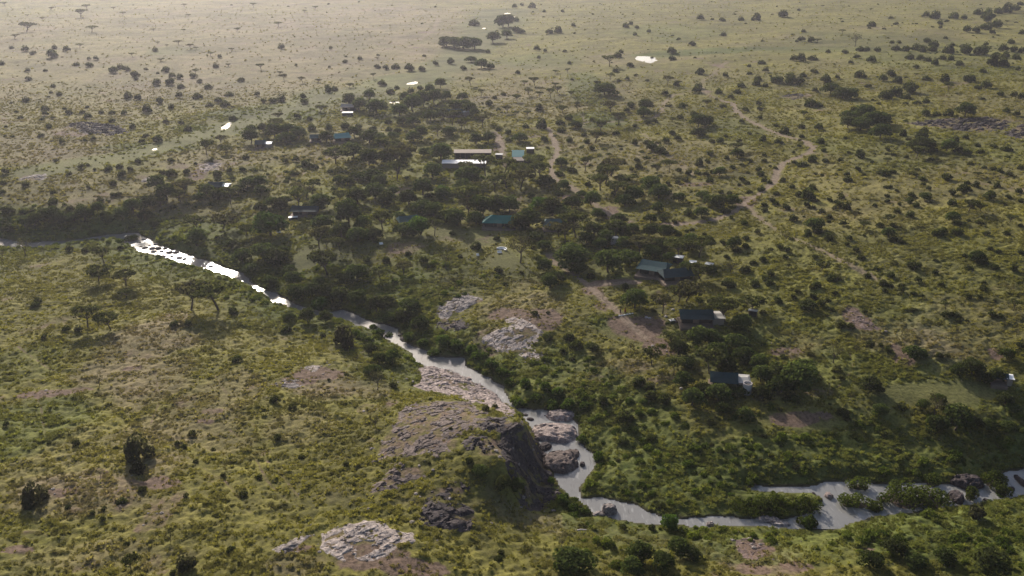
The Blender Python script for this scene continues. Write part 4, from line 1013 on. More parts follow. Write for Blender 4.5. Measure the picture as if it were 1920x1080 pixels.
# ------------------------------------------------------------------ every tree and bush the photograph lets one tell apart
# tile origin in the photograph; then kind letter and x,y,width in quarter pixels of the foot of each plant
CAT = {
(0,0): "A200,235,120 685,240,85 605,130,100 655,75,60 380,75,55 852,70,40 920,120,45 1378,50,40 1905,55,50 40,45,60 1775,240,55 205,125,30 325,150,35 1345,335,65 1430,370,60 1475,370,40 1255,350,30 1575,420,60 1180,330,40 995,425,50 1205,460,60 1735,390,45 1410,125,40 1380,240,40 600,365,60 110,290,60 1150,235,35 1715,500,40 1470,560,50 1655,1070,90 "
 "B1165,385,60 85,365,45 410,365,55 500,385,80 395,430,110 190,385,70 250,410,60 15,485,60 670,450,40 720,450,50 575,495,60 670,500,80 340,535,40 210,540,50 215,600,60 855,545,90 905,515,70 950,530,70 1015,575,90 1020,600,50 1095,525,40 1245,540,85 1295,585,70 1350,590,80 1180,635,85 1280,635,90 1355,660,70 1450,580,70 1500,615,50 1185,555,35 1650,435,45 1620,505,60 1810,610,65 1560,665,75 1480,740,90 1345,730,70 400,655,50 385,700,40 445,715,60 195,760,70 340,825,95 340,865,60 485,820,40 520,855,80 620,850,55 655,810,40 665,890,75 760,850,55 840,855,60 930,855,80 965,735,90 1040,745,80 1105,835,110 1200,775,80 1285,810,65 1640,770,90 1690,800,100 1570,800,80 1720,720,90 840,915,60 995,960,90 1095,1030,65 1065,1065,60 1360,930,60 1410,980,100 1745,900,75 370,960,80 310,1025,60 45,955,35 40,1025,30 95,1030,40 320,905,50 395,890,40 125,845,40 155,890,50 680,1010,40 1190,1060,110 640,1060,40 700,1050,50 1245,925,60 470,1075,60 1570,1075,60 T1885,990,90 1880,1075,130",
(480,0): "A170,200,65 360,95,40 445,70,50 40,520,65 175,560,50 210,600,70 350,620,50 465,620,50 880,590,40 915,450,40 700,660,60 1610,640,70 1690,720,50 1360,1020,120 1470,940,120 1540,970,110 1700,960,110 1740,920,100 480,840,90 165,900,80 170,950,110 1890,850,80 1560,960,90 "
 "B1635,190,110 910,510,60 975,520,80 1050,515,90 1150,530,110 1240,530,80 1460,480,90 1350,490,60 1760,515,80 560,370,40 300,495,30 550,510,30 780,445,50 190,370,70 670,470,50 540,690,90 590,680,90 350,730,80 360,775,80 190,760,110 130,770,90 10,720,60 60,770,60 310,885,70 405,900,60 420,970,90 550,970,90 670,960,100 770,970,80 880,970,80 995,930,90 1000,980,80 1060,990,70 1750,790,80 1855,715,50 1790,740,50 1890,1010,70 1890,1060,80 1820,980,60 "
 "T1560,365,150 1430,345,120 1490,360,120 1640,370,130 1780,320,110 1880,290,90 1850,205,130 1890,200,120 1615,465,90 1690,510,100 1555,520,60 1740,395,50 945,640,80 1055,665,50 1005,700,80 850,705,80 850,745,90 1160,700,70 1230,670,60 1385,660,90 1300,700,90 700,800,110 780,830,110 900,850,150 960,810,80 1120,760,90 1080,870,130 1180,840,150 1250,800,130 1340,780,130 1420,755,110 1500,840,120 1560,820,120 1600,860,120 1640,890,90 1310,900,130 1400,890,110 1180,940,110 1100,930,90 1550,755,90 60,1000,110 140,1030,140 240,1010,140 320,1040,130 230,1070,150 530,1060,110 740,1030,110 850,1070,140 930,1080,120 1030,1050,90 1180,1060,130 1240,1040,110 1450,1010,120 1650,1080,110 1740,1070,110",
(960,0): "A730,500,100 320,550,50 415,550,45 735,600,70 95,645,60 170,640,90 290,740,80 345,700,80 385,850,90 440,725,65 330,660,60 1165,640,80 1240,650,60 640,670,60 40,760,80 20,880,60 130,720,70 210,740,60 120,870,60 740,850,130 800,940,120 1200,910,50 620,1070,130 660,990,130 1460,800,80 490,840,60 "
 "B20,60,50 75,45,40 150,60,80 240,95,35 380,95,40 460,200,45 30,240,90 70,250,70 30,160,80 280,250,70 345,245,80 850,205,80 890,190,50 1025,240,45 920,270,45 185,380,65 250,390,40 395,390,40 790,430,85 820,400,50 200,440,40 430,480,45 885,500,80 775,540,60 1195,400,100 1200,450,70 1585,270,60 1350,340,80 1715,155,60 1830,155,90 1575,160,60 1250,300,40 1410,150,70 45,550,50 450,605,35 865,600,45 800,610,40 1015,610,40 930,570,40 200,830,90 490,780,50 890,810,90 1145,715,70 1230,640,60 860,840,60 600,905,50 920,950,50 1020,925,70 1070,915,60 1380,690,90 1400,660,90 1360,870,90 1580,810,70 1640,740,60 1550,700,80 1600,580,60 1410,560,100 1870,480,80 1780,500,40 1720,650,80 1830,640,80 1900,650,60 1840,600,70 1900,540,60 1780,560,50 1750,830,60 1850,780,60 1860,890,50 1690,700,70 1720,920,50 1270,810,80 1260,890,70 1860,830,60 560,1070,80 430,1060,80 430,900,90 360,930,90 240,1060,80 100,960,80 220,960,120 370,990,90 540,1020,80 780,1010,70 920,1080,80 1010,1080,70 1150,1070,80 1200,1010,80 1240,1050,70 1560,1070,80 1600,1030,50 1700,1070,60 1880,1060,80 1500,1070,60 1360,1005,60 1780,1010,50 G935,212,45 T695,710,170 985,880,110 1000,830,130 1400,950,130 1460,940,100 1400,1020,110 480,960,100 60,1060,130",
(1440,0): "A690,95,30 765,80,30 405,55,30 540,160,35 560,255,60 370,320,70 1105,570,40 1350,690,80 270,880,80 1790,180,40 D650,350,90 "
 "B110,130,110 230,80,35 775,200,80 960,185,45 920,140,40 1290,185,80 1340,165,40 1185,130,70 1250,140,110 1390,140,90 1470,140,60 1580,110,100 1650,105,90 1720,100,110 1790,95,110 1850,80,100 1890,40,60 1640,165,150 1490,240,90 1560,245,90 1640,225,130 1710,210,110 1680,255,60 1900,260,60 1330,290,40 1190,320,85 1240,350,110 1290,215,40 265,240,45 250,305,70 320,315,80 215,315,35 930,325,45 980,325,45 450,395,50 575,400,60 690,385,90 740,380,60 820,390,80 335,450,100 245,460,110 190,455,70 665,435,60 620,475,50 775,465,100 960,375,90 1030,385,90 1110,375,110 1230,385,110 1160,390,100 1380,345,50 1460,360,60 1630,345,50 1820,325,80 1350,400,130 1480,405,130 1600,410,140 1760,385,100 1840,390,90 1900,395,80 1780,435,100 1860,445,90 1060,445,90 1140,450,90 1200,460,70 1310,445,70 1370,450,80 1250,485,80 1110,510,55 1435,490,80 1690,490,140 1760,495,120 1610,545,70 1870,530,50 345,545,65 70,620,130 160,625,150 240,615,110 260,575,80 430,615,110 520,590,50 690,585,120 860,605,90 920,570,90 970,620,90 750,655,60 1320,610,100 1180,600,80 1510,615,120 1570,670,80 1630,660,110 350,690,60 1060,695,170 880,740,140 960,720,130 1030,740,110 1120,780,80 1180,770,80 310,800,130 380,800,90 640,835,90 710,830,80 1260,870,90 1180,870,100 1350,870,100 1790,840,90 1550,815,40 1860,870,70 1900,740,70 1840,725,70 1740,720,80 1170,990,80 1150,1050,140 1010,1020,80 380,970,90 250,960,70 60,950,50 120,1000,100 250,1030,50 80,1075,90 390,1075,90 580,1040,40 1400,1060,80 1480,1045,60 T470,710,140 560,740,140 620,740,120 600,930,130 720,910,160 820,950,170 700,980,150 600,960,110 840,1040,160 760,960,140 880,930,110 1480,875,140",
(0,270): "B45,220,75 420,130,50 610,185,70 660,165,40 815,200,95 920,240,85 710,195,35 980,200,60 900,180,70 1040,140,80 1225,225,70 1290,240,110 1400,220,80 1280,130,60 1580,140,50 1465,150,35 1820,200,65 1845,110,80 1625,240,100 1720,210,60 195,320,70 665,335,45 855,310,80 520,240,60 25,300,60 20,370,60 400,370,60 400,450,110 850,390,60 890,385,60 755,430,70 525,490,70 580,540,70 175,520,70 60,520,120 240,510,80 640,810,80 520,800,80 905,790,60 1320,880,90 990,730,90 T270,610,130 190,620,110 60,660,110 330,540,90 400,560,120 470,600,130 560,580,120 640,560,130 740,520,110 820,580,120 920,570,110 1000,520,150 1100,480,150 1250,420,150 1180,350,140 1500,420,110 1560,380,130 1640,420,130 1700,380,120 1790,370,110 1860,330,130 1900,310,120 1100,560,110 1160,620,90 1740,780,110 1820,880,150 1700,930,140 1880,970,130 1480,760,150 "
 "A1380,380,150 1200,470,100 1360,440,140 1400,350,110 1550,80,110 1690,70,100 1670,640,210 1490,660,160 1730,450,130 1560,900,190 1840,690,130 785,910,170 740,1030,180 945,1060,170 D190,835,140 330,840,60 20,850,60",
(480,270): "T30,330,120 40,380,110 490,490,150 690,310,110 740,260,90 620,290,90 870,280,180 850,160,150 720,110,180 980,140,180 800,270,110 930,340,150 1030,380,90 890,410,170 760,450,160 980,450,150 1250,380,150 1140,460,140 1400,410,140 1550,350,140 1590,290,200 1330,250,150 1390,130,180 1260,90,90 1130,90,90 180,500,120 220,450,110 120,470,120 40,520,110 500,640,180 690,610,230 800,650,150 640,700,180 760,730,180 880,710,150 1080,570,100 1100,680,150 1180,690,110 1440,570,170 1330,540,150 1250,510,170 1500,610,160 1650,600,150 1690,540,170 1820,510,220 1900,520,150 760,1010,180 670,1050,150 470,1060,100 280,1050,140 110,1060,120 160,900,200 60,860,200 200,830,120 250,980,120 "
 "G110,690,260 1230,680,170 1400,375,110 590,1060,60 1805,715,60 "
 "A1060,225,250 600,150,200 1000,110,160 1060,275,180 1670,390,130 1790,360,130 1720,240,170 1560,205,140 1860,240,150 1880,330,130 300,370,120 420,380,120 380,410,130 620,440,130 330,510,190 950,640,180 1590,540,200 1580,480,200 1340,690,120 475,800,180 420,800,80 530,790,80 630,800,110 540,980,230 1105,980,130 930,1000,150 D725,840,60 1425,940,130 1660,900,60 "
 "B1470,680,60 830,880,100 980,890,100 1255,890,100 1310,920,80 1140,830,60 1530,850,50 1650,780,110 1870,1060,60 1820,960,100 440,180,70 220,140,60 300,130,70 380,170,110 290,230,110",
(960,270): "A180,230,190 220,290,160 60,280,200 60,350,180 550,200,110 740,240,180 700,300,180 660,350,170 760,400,180 830,340,170 1180,210,120 1680,60,110 480,700,200 350,700,180 400,740,190 950,830,200 1250,850,200 1400,850,180 1410,1010,170 D60,890,210 1640,960,100 1090,220,60 "
 "G220,480,160 T250,320,140 390,345,95 360,240,80 450,210,90 365,170,100 520,400,100 600,470,130 640,550,100 850,460,140 910,420,150 1050,370,160 1100,410,150 1000,310,100 1250,430,110 1090,510,100 1040,590,100 1130,570,90 1420,550,120 1430,410,110 1540,470,150 1650,460,120 1600,520,90 1470,450,100 1560,240,100 1690,105,100 120,620,220 60,650,160 300,540,180 380,560,130 450,480,150 620,690,180 780,690,180 700,740,150 660,780,120 560,740,130 910,660,100 800,600,140 1160,690,140 1030,700,130 840,780,130 1100,790,150 1050,840,160 1330,800,150 450,920,270 720,960,210 880,910,190 800,850,100 240,950,130 180,720,110 240,790,110 330,1040,150 280,1080,130 500,970,140 1300,960,110 1180,880,120 1480,960,110 1660,780,130 1340,740,110 1220,750,100 "
 "B690,545,60 590,170,50 690,190,110 570,310,80 380,140,80 1160,370,90 1220,595,60 1320,530,100 1565,370,60 1630,380,60 1740,605,85 1780,370,60 1110,70,130 1050,50,140 1150,80,80 820,45,35 600,40,60 770,130,40 830,140,55 895,200,50 935,130,60 950,180,80 1250,205,60 1320,230,70 1240,295,55 1300,280,60 1170,305,50 1450,240,70 1485,285,85 1655,185,60 1500,215,50 1725,165,50 1485,85,80 1465,135,50 1400,160,90 1610,115,50 1780,135,60 1890,95,50 1890,130,50 1845,205,65 1725,280,70 1760,300,60 1705,310,40 1870,240,90 1890,280,60 1870,350,80 1890,465,60 1895,505,60 1645,560,40 1840,670,60 1350,650,50 1310,660,40 1445,685,50 1500,730,50 1580,750,60 1690,810,90 1750,785,80 1685,715,50 1755,715,60 1610,855,60 1880,880,80 1090,650,80 1250,690,80 200,870,70 390,980,60 850,1080,100 590,1010,90 1750,960,120 1810,900,80 1900,1030,90 1620,1070,160 1820,1060,120",
(1440,270): "B235,25,45 190,70,35 415,55,50 260,165,110 330,140,100 340,110,60 200,150,60 430,135,60 540,130,60 685,100,110 605,70,40 895,50,50 935,85,50 1035,110,50 1230,55,120 1430,65,100 1480,80,110 1570,20,60 1590,70,70 1790,50,110 1690,30,70 1220,130,70 1270,120,45 55,185,40 15,170,30 110,285,60 15,295,50 360,235,40 405,240,40 510,235,40 540,205,45 590,240,60 600,280,85 675,200,65 720,235,40 780,140,35 840,225,80 880,240,100 930,220,70 1120,200,50 1100,240,50 1160,275,80 1165,310,50 1205,345,50 1340,270,120 1690,195,60 1740,210,80 1810,235,70 1620,185,50 1895,190,60 1490,300,60 1560,325,90 1710,325,80 1880,365,80 1895,435,60 1800,405,60 1660,410,120 1460,360,110 1380,380,80 1500,350,80 1075,395,70 1060,440,90 1110,470,80 890,395,50 890,440,55 915,330,45 965,355,40 985,460,40 965,520,65 800,470,45 550,415,60 595,490,100 540,470,90 500,490,50 460,430,60 515,445,60 330,340,70 340,350,60 180,330,60 230,390,80 300,410,130 350,430,80 30,430,70 60,380,60 60,460,60 290,470,70 340,480,50 135,490,80 405,515,70 460,555,60 185,575,100 270,550,30 455,585,40 560,610,70 840,620,70 940,620,90 1065,545,90 1000,745,70 870,670,60 1270,690,120 1310,665,90 1420,680,120 1420,610,90 1380,460,100 1520,480,60 1585,600,80 1505,580,40 1895,620,50 1790,680,70 1640,680,60 1665,795,60 1725,815,60 1900,825,70 1610,900,110 1480,850,70 1510,945,75 1700,940,90 1845,950,80 1075,930,120 1130,920,60 1250,975,60 1125,1030,80 1295,1065,60 1615,1050,50 1610,1075,50 1000,1070,60 915,1000,100 860,1060,90 910,1070,80 745,1000,70 815,945,60 655,805,65 695,860,80 355,855,60 140,810,80 90,780,70 130,860,60 290,690,90 450,720,110 380,670,80 470,1030,110 530,1020,60 360,1070,100 20,990,80 15,1060,100 590,760,50 610,720,60 720,690,35 155,910,35 "
 "T1090,40,120 1170,50,150 1350,60,120 1175,420,95 900,700,110 940,730,90 1380,575,110 1560,880,130 350,640,150 A1110,110,120 895,150,60 1570,250,60 715,630,90 650,560,90 890,600,80 1500,510,110 1600,510,90 1810,590,90 400,950,120 D600,905,40 345,790,40 135,735,90 800,715,50",
(0,540): "A950,75,110 1430,160,250 1640,170,300 660,300,190 835,310,190 D745,735,90 1860,160,50 1060,590,30 B285,110,80 265,140,100 330,380,60 1750,190,120 500,320,100 590,320,80 1785,555,110 50,1035,60 1415,285,90 720,230,60 1310,285,90",
(480,540): "D895,1040,110 910,760,150 N660,430,220 T390,260,140 520,250,110 250,240,100 880,650,150 1020,560,160 930,560,110 1030,740,90 860,490,110 1000,250,110 1100,250,150 1230,300,150 1160,180,160 900,180,140 760,120,150 640,100,150 300,80,150 420,60,150 560,60,150 980,120,130 G480,150,150 B600,150,100 545,690,30 230,330,120 1720,920,80 1790,900,60 1310,840,40 1460,1060,40 140,850,100 275,910,80 500,370,60 R1340,500,110 1260,430,110 1150,390,110 1400,430,130 1500,460,130 1000,370,90 930,350,90 880,310,80 1680,520,130 1760,600,130 1850,660,130 1620,480,110",
(960,540): "T600,480,110 920,150,200 1500,420,180 1720,310,170 1400,430,180 1530,560,180 1680,450,180 1730,530,160 1620,610,150 1280,740,150 1550,850,190 1350,880,170 1850,600,150 1860,700,150 1870,830,150 1600,930,150 1750,990,140 1430,800,150 1650,760,120 1250,500,160 1300,590,120 1700,800,140 A1050,580,140 1205,455,150 1215,650,140 1130,190,160 1240,110,200 1300,104,230 1800,190,210 1600,250,250 1480,640,220 D890,490,80 "
 "B265,380,120 430,390,120 480,450,130 380,480,70 1060,180,60 950,720,150 1140,860,140 680,860,140 840,1000,170 450,540,60 270,190,40 170,200,70 1030,760,120 1040,830,120 R60,880,110 180,850,120 300,900,130 420,900,120 100,740,120 250,760,120 350,800,120 540,900,100",
(1440,540): "B190,75,60 70,105,110 400,130,80 340,80,80 450,105,60 480,175,60 440,210,40 620,300,80 500,45,60 720,190,60 765,430,80 845,440,50 900,475,80 1280,520,100 1340,520,60 1330,210,80 1380,205,60 1430,225,60 1430,255,50 1490,250,40 1680,210,90 1740,220,60 1700,100,40 1810,45,30 1500,70,70 1590,75,50 1070,175,50 1000,25,60 1610,15,60 875,25,60 1090,50,60 1150,65,50 "
 "T290,160,150 550,290,90 1100,520,170 1790,530,120 1890,440,80 1420,650,130 1530,650,180 1700,700,140 1620,710,120 770,770,180 560,970,110 840,940,120 1280,860,110 1160,900,100 1390,940,110 1400,1060,250 1780,870,120 1830,920,110 1800,1070,140 1650,1060,150 220,760,280 70,700,200 100,780,220 270,650,170 1260,1060,160 1520,1040,140 A1330,160,70 1840,170,80 D495,565,150 660,490,70 1860,360,50 620,840,60 1250,960,150",
(0,810): "N270,540,230 1050,200,260 1390,1030,200 A985,1030,160 D755,335,70 1690,270,60 1280,820,90 N1040,300,150 B915,530,100 1675,330,60 870,130,50 575,95,80 370,90,50 1070,440,80 1395,490,60 1830,480,80 1445,30,80 1380,120,60 1330,95,50 1600,140,50 695,615,60 780,590,60 770,660,60 1730,890,90 1300,1065,70 950,850,60 1470,230,60 G510,575,60",
(480,810): "B165,50,90 340,200,70 735,400,40 1300,240,40 30,350,60 1600,230,90 680,250,60 1840,910,70 1820,960,90 T1850,420,150 1680,310,130 D120,590,60 205,560,30 1075,470,40",
(960,810): "R650,205,110 410,490,50 380,530,100 460,590,110 550,610,90 290,380,80 B840,90,120 1040,60,110 830,730,90 1050,730,80 G1180,730,140 T960,970,200 1130,1020,180 450,1040,300 1350,950,150 900,1060,180 1250,930,170 40,430,120 D370,870,110",
(1440,810): "R300,715,120 1515,480,100 1735,490,90 T780,1000,170 1320,980,180 1680,950,150 1650,1070,280 950,920,180 1100,1000,160 N1560,640,160",
}
KIND = {'A': ('acacia_tree', 'acacia tree'), 'T': ('broadleaf_tree', 'tree'), 'G': ('broadleaf_tree', 'tree'), 'N': ('bush', 'bush'), 'B': ('bush', 'bush'), 'R': ('river_shrub', 'shrub'), 'D': ('thin_tree', 'tree')}
GROUPN = {'acacia_tree': 'acacias of the savanna and the camp', 'broadleaf_tree': 'leafy trees of the camp woodland and the river', 'bush': 'bushes dotted over the grassland', 'river_shrub': 'round green shrubs along the water', 'thin_tree': 'thin half-bare trees in the grass'}
items = []
for (ox, oy), txt in CAT.items():
    k = None
    for tok in txt.split():
        if tok[0].isalpha(): k = tok[0]; tok = tok[1:]
        a, b_, w_ = map(float, tok.split(','))
        items.append([k, ox + a / 4, oy + b_ / 4, w_ / 4])
PX = np.array([i[1] for i in items]); PY = np.array([min(i[2], 1085) for i in items])
WP = at(PX, PY)
rt = np.random.default_rng(21)
by = {}
for it, (x, y) in zip(items, WP):
    z = ground(x, y)
    if float(gridlook(RSD, np.array([x]), np.array([y]))[0]) < .5 and it[0] != 'R': continue
    w = it[3] * depth_of(x, y, z) / FPX
    by.setdefault(KIND[it[0]][0], []).append(dict(c=it[0], x=float(x), y=float(y), z=z, w=w, px=it[3], P=(it[1], it[2])))
rest = []
for kind, L in by.items():
    L.sort(key=lambda d: -d['px'])
    if len(L) > 298: rest += L[298:]; by[kind] = L[:298]
lp = LW
def make_plant(kind, d):
    c = d['c']
    shp = kind
    if kind == 'acacia_tree' and (d['px'] < 22 and d['P'][1] < 130): shp = 'umbrella_tree'
    if kind == 'river_shrub': shp = 'bush'
    V = SHAPES[shp][rt.integers(0, len(SHAPES[shp]))]
    w = d['w'] * {'acacia_tree': 1.08, 'broadleaf_tree': 1.18, 'bush': .88, 'river_shrub': 1.05, 'thin_tree': 1.0}[kind]
    tone = rt.uniform(.72, 1.3)
    base = {'A': (.078, .086, .034), 'T': (.064, .084, .028), 'G': (.062, .105, .022), 'B': (.058, .068, .026), 'N': (.056, .056, .034), 'R': (.058, .088, .020), 'D': (.060, .058, .034)}[c]
    if d['P'] == (645.0, 645.0): base = (.085, .068, .060)
    if c == 'T' and rt.random() < .3: base = (.056, .066, .026)
    if c == 'A' and rt.random() < .25: base = (.082, .078, .042)
    tcol = tuple(v * tone for v in base)
    if d['px'] >= 14:
        o = empty(kind, (d['x'], d['y'], d['z'] - .02 * w))
        t_ = link('trunk', V['trunk'], o); cr = link('crown' if kind in ('acacia_tree', 'broadleaf_tree', 'thin_tree') else 'foliage', V['crown'], o)
        if kind in ('bush', 'river_shrub'): t_.name = 'stem'
        cr.color = (*tcol, 1); t_.color = (*tcol, 1)
    else:
        o = link(kind, V['whole'], loc=(d['x'], d['y'], d['z'] - .02 * w))
    o.color = (*tcol, 1)
    hz = rt.uniform(.85, 1.2)
    if kind == 'broadleaf_tree': hz *= .72
    if c == 'N': hz *= 1.12; w *= 1.1
    o.scale = (w, w * rt.uniform(.88, 1.12), w * hz); o.rotation_euler = (0, 0, rt.uniform(0, 6.28))
    d['o'] = o; d['tone'] = tone; return o
for kind, L in by.items():
    for d in L: make_plant(kind, d)
    near = {}
    for d in L:
        q = np.hypot(lp[:, 0] - d['x'], (lp[:, 1] - d['y']) * .75) / (60 + d['y']); j = int(q.argmin()); d['q'] = q[j]; near.setdefault(j, []).append(d)
    for j, dd in near.items():
        dd.sort(key=lambda d: d['q'])
        for k, d in enumerate(dd):
            size = 'tiny' if d['w'] < 2.2 else 'small' if d['w'] < 4.5 else 'middling' if d['w'] < 8 else 'large'
            tonew = {'G': 'bright green ', 'N': 'dense dark '}.get(d['c'], '')
            if d['P'] == (645.0, 645.0): tonew = 'grey-brown twiggy '
            nm = {'acacia_tree': 'flat-crowned acacia', 'broadleaf_tree': 'leafy tree', 'bush': 'bush', 'river_shrub': 'round waterside shrub', 'thin_tree': 'thin half-bare tree'}[kind]
            tag(d['o'], f'{size} {tonew}{nm}, {ordinal(k)} to {LM[j][2]}', KIND[d['c']][1], GROUPN[kind])
print('plants', {k: len(v) for k, v in by.items()}, 'rest', len(rest))
if rest:
    n = len(rest); P = np.array([[d['x'], d['y'], d['z'] - .05 * d['w']] for d in rest]); s = np.array([d['w'] for d in rest]) * 1.1
    tint = lerp3((.036, .046, .019), (.06, .064, .026), rt.random(n))
    BSH = [proto('bush_form', mesh_np('bush_form', *bush(320 + i, H, 420, 6)[1], [M['leaf_s']])) for i, H in enumerate((.55, .7, .5))]
    tag(scatter('smaller_bushes', P, np.stack([s, s, s], 1), rt.uniform(0, 6.28, n), rt.integers(0, 3, n), tint, BSH), kind='stuff')

# reed and grass islands in the lower river
def island(px, py, wpx, dpx, H, lab, seed, tone=1.0):
    x, y = [float(v) for v in flat(px, py, 0)]
    d = depth_of(x, y, 0); mp = d / FPX; sn = CAM_H / math.hypot(y, CAM_H)
    rx, ry = wpx / 2 * mp, dpx / 2 * mp / sn
    rng = np.random.default_rng(seed)
    o = empty('reed_island', (x, y, 0))
    # soil heap
    th = np.linspace(0, 2 * math.pi, 40, endpoint=False); rings = [1.0, .8, .5, .2]; V = []; F = []
    for i, r in enumerate(rings):
        k = r * (1 + .12 * np.array([math.sin(3 * t + seed) + .6 * math.sin(5 * t + 2 * seed) for t in th]))
        V += [[rx * kk * math.cos(t), ry * kk * math.sin(t), -.3 + .9 * (1 - r)] for t, kk in zip(th, k)]
    for i in range(3):
        for k in range(40): F.append([i * 40 + k, i * 40 + (k + 1) % 40, (i + 1) * 40 + (k + 1) % 40, (i + 1) * 40 + k])
    link('bank', mesh_np('bank', V, np.array(F), [M['soil']], smooth=True), o)
    n = int(np.clip(rx * ry * 1.1, 5, 90)); P = []
    for i in range(n):
        t = rng.uniform(0, 6.28); r = math.sqrt(rng.random()) * .92
        s = rng.uniform(.9, 1.7) * min(1.0, .5 + min(rx, ry) / 5); h = H * (.55 + .5 * (1 - r * r)) * rng.uniform(.8, 1.1)
        P.append(lobe_points([rx * r * math.cos(t), ry * r * math.sin(t), h * .45], [s, s, h * .55], 110, rng, -.7, .1))
    C = np.concatenate([a for a, _ in P]); Nn = np.concatenate([b for _, b in P]); C[:, 2] = np.maximum(C[:, 2], .02)
    f = link('reeds', mesh_np('reeds', *leaf_quads(C, Nn, rng.uniform(.10, .24, len(C)), rng, .5), [M['leaf']]), o)
    f.color = (.072 * tone, .092 * tone, .022 * tone, 1)
    tag(o, lab, 'reed island')
M['soil'] = plain('wet_soil', (.075, .055, .042), .9, .2, .3)
island(1472, 953, 130, 36, 3.0, 'long dark reed bank curving into the lower river', 1, .8)
island(1400, 958, 110, 22, 2.4, 'dark reeds joining the long bank to the shore', 2, .8)
island(1613, 914, 42, 14, 2.6, 'small green island behind the middle island', 3, 1.0)
island(1602, 945, 64, 24, 2.6, 'olive middle island beside the pinkish boulder', 4, 1.1)
island(1634, 952, 26, 12, 1.8, 'low green tail of the middle island', 5, .8)
island(1692, 938, 92, 44, 3.6, 'big domed grassy island in the lower river', 6, .95)
island(1748, 940, 60, 34, 2.6, 'bushy downstream part of the big island', 7, 1.0)
island(1748, 908, 34, 14, 2.6, 'round green clump behind the big island', 8, 1.1)
island(1818, 931, 24, 14, 2.4, 'single round reed clump in the open channel', 9, .7)
island(1876, 924, 22, 16, 2.2, 'oval reed clump beside the dark stones', 10, .7)
island(1866, 908, 46, 22, 3.0, 'dark green clump at the head of the open channel', 11, .75)
island(247, 450, 24, 9, 2.0, 'round green clump standing in the white rapids', 12, .9)
island(1514, 981, 28, 10, 1.8, 'small dark clump at the near edge of the pool', 13, .8)
# ------------------------------------------------------------------ the camp: tents, sheds, furniture, people
class MB:
    def __init__(s): s.V = []; s.F = []
    def quad(s, *p):
        o = len(s.V); s.V += [list(q) for q in p]; s.F.append(list(range(o, o + len(p)))); return s
    def box(s, x0, x1, y0, y1, z0, z1):
        o = len(s.V); s.V += [[x, y, z] for z in (z0, z1) for y in (y0, y1) for x in (x0, x1)]
        s.F += [[o + i for i in f] for f in ([0, 2, 3, 1], [4, 5, 7, 6], [0, 1, 5, 4], [2, 6, 7, 3], [0, 4, 6, 2], [1, 3, 7, 5])]; return s
    def rod(s, p0, p1, r, sides=6):
        v, f = tube([p0, p1], [r, r], sides); o = len(s.V); s.V += v.tolist(); s.F += (f + o).tolist()
        s.F += [[o + k for k in range(sides)][::-1], [o + sides + k for k in range(sides)]]; return s
    def build(s, name, mat, parent=None, smooth=False, solid=0.0):
        by = {}
        for f in s.F: by.setdefault(len(f), []).append(f)
        o = link(name, mesh_np(name, np.array(s.V), [np.array(v) for v in by.values()], [mat], smooth=smooth), parent)
        if solid:
            md = o.modifiers.new('thick', 'SOLIDIFY'); md.thickness = solid
        return o

M['canvas_tan'] = plain('tan_thatch', (.36, .30, .25), .9, .1, .2, .8)
M['roof_white'] = plain('white_roof_sheet', (.74, .73, .71), .5, .4, .06, .5)
M['roof_grey'] = plain('grey_roof_sheet', (.30, .31, .31), .5, .4, .15, .5)
M['teal_sheet'] = plain('teal_roof_sheet', (.060, .235, .225), .5, .4, .2, .5)
M['wall_dark'] = plain('dark_canvas_wall', (.030, .030, .028), .9, .1, .3)
M['wall_tan'] = plain('tan_wall', (.24, .20, .165), .9, .1, .15)
M['wood'] = plain('weathered_wood', (.17, .125, .095), .85, .15, .3, 2)
M['stone_pale'] = plain('pale_stonework', (.40, .36, .34), .9, .1, .25, 3)
M['white_paint'] = plain('white_cloth', (.78, .76, .72), .8, .2, .05)
M['skin'] = plain('skin', (.09, .05, .035), .6, .3, .1)
M['red_cloth'] = plain('dark_red_cloth', (.20, .025, .022), .85, .1, .15)
M['dark_cloth'] = plain('dark_cloth', (.05, .03, .035), .85, .1, .15)
M['brown_cloth'] = plain('brown_cushion', (.22, .14, .10), .85, .1, .15)

def canvas(name, c, var=.3, scale=.6, trans=.45):
    m, nt, out = new_mat(name); b = N(nt)
    tc = b.node('ShaderNodeTexCoord'); n = b.noise(tc.outputs['Object'], scale, 4, .6)
    cc = b.mix(n, tuple(v * (1 - var) for v in c), tuple(v * (1 + var) for v in c))
    t = b.node('ShaderNodeBsdfTranslucent'); b.link(cc, t.inputs[0])
    mx = b.node('ShaderNodeMixShader'); mx.inputs[0].default_value = trans
    b.link(b.bsdf(cc, .7, .3).outputs[0], mx.inputs[1]); b.link(t.outputs[0], mx.inputs[2]); b.link(mx.outputs[0], out.inputs[0])
    return m
M['canvas_green'] = canvas('green_canvas_roof', (.045, .235, .200))
M['canvas_dark'] = canvas('dark_canvas_roof', (.030, .066, .076))
M['canvas_blue'] = canvas('blue_green_canvas_roof', (.060, .130, .135))
M['canvas_white'] = canvas('pale_canvas_roof', (.66, .63, .58), .08)

def site(name, px, py, rz=0.0, sink=0.05):
    x, y = at1(px, py)
    return empty(name, (x, y, ground(x, y) - sink), rz)

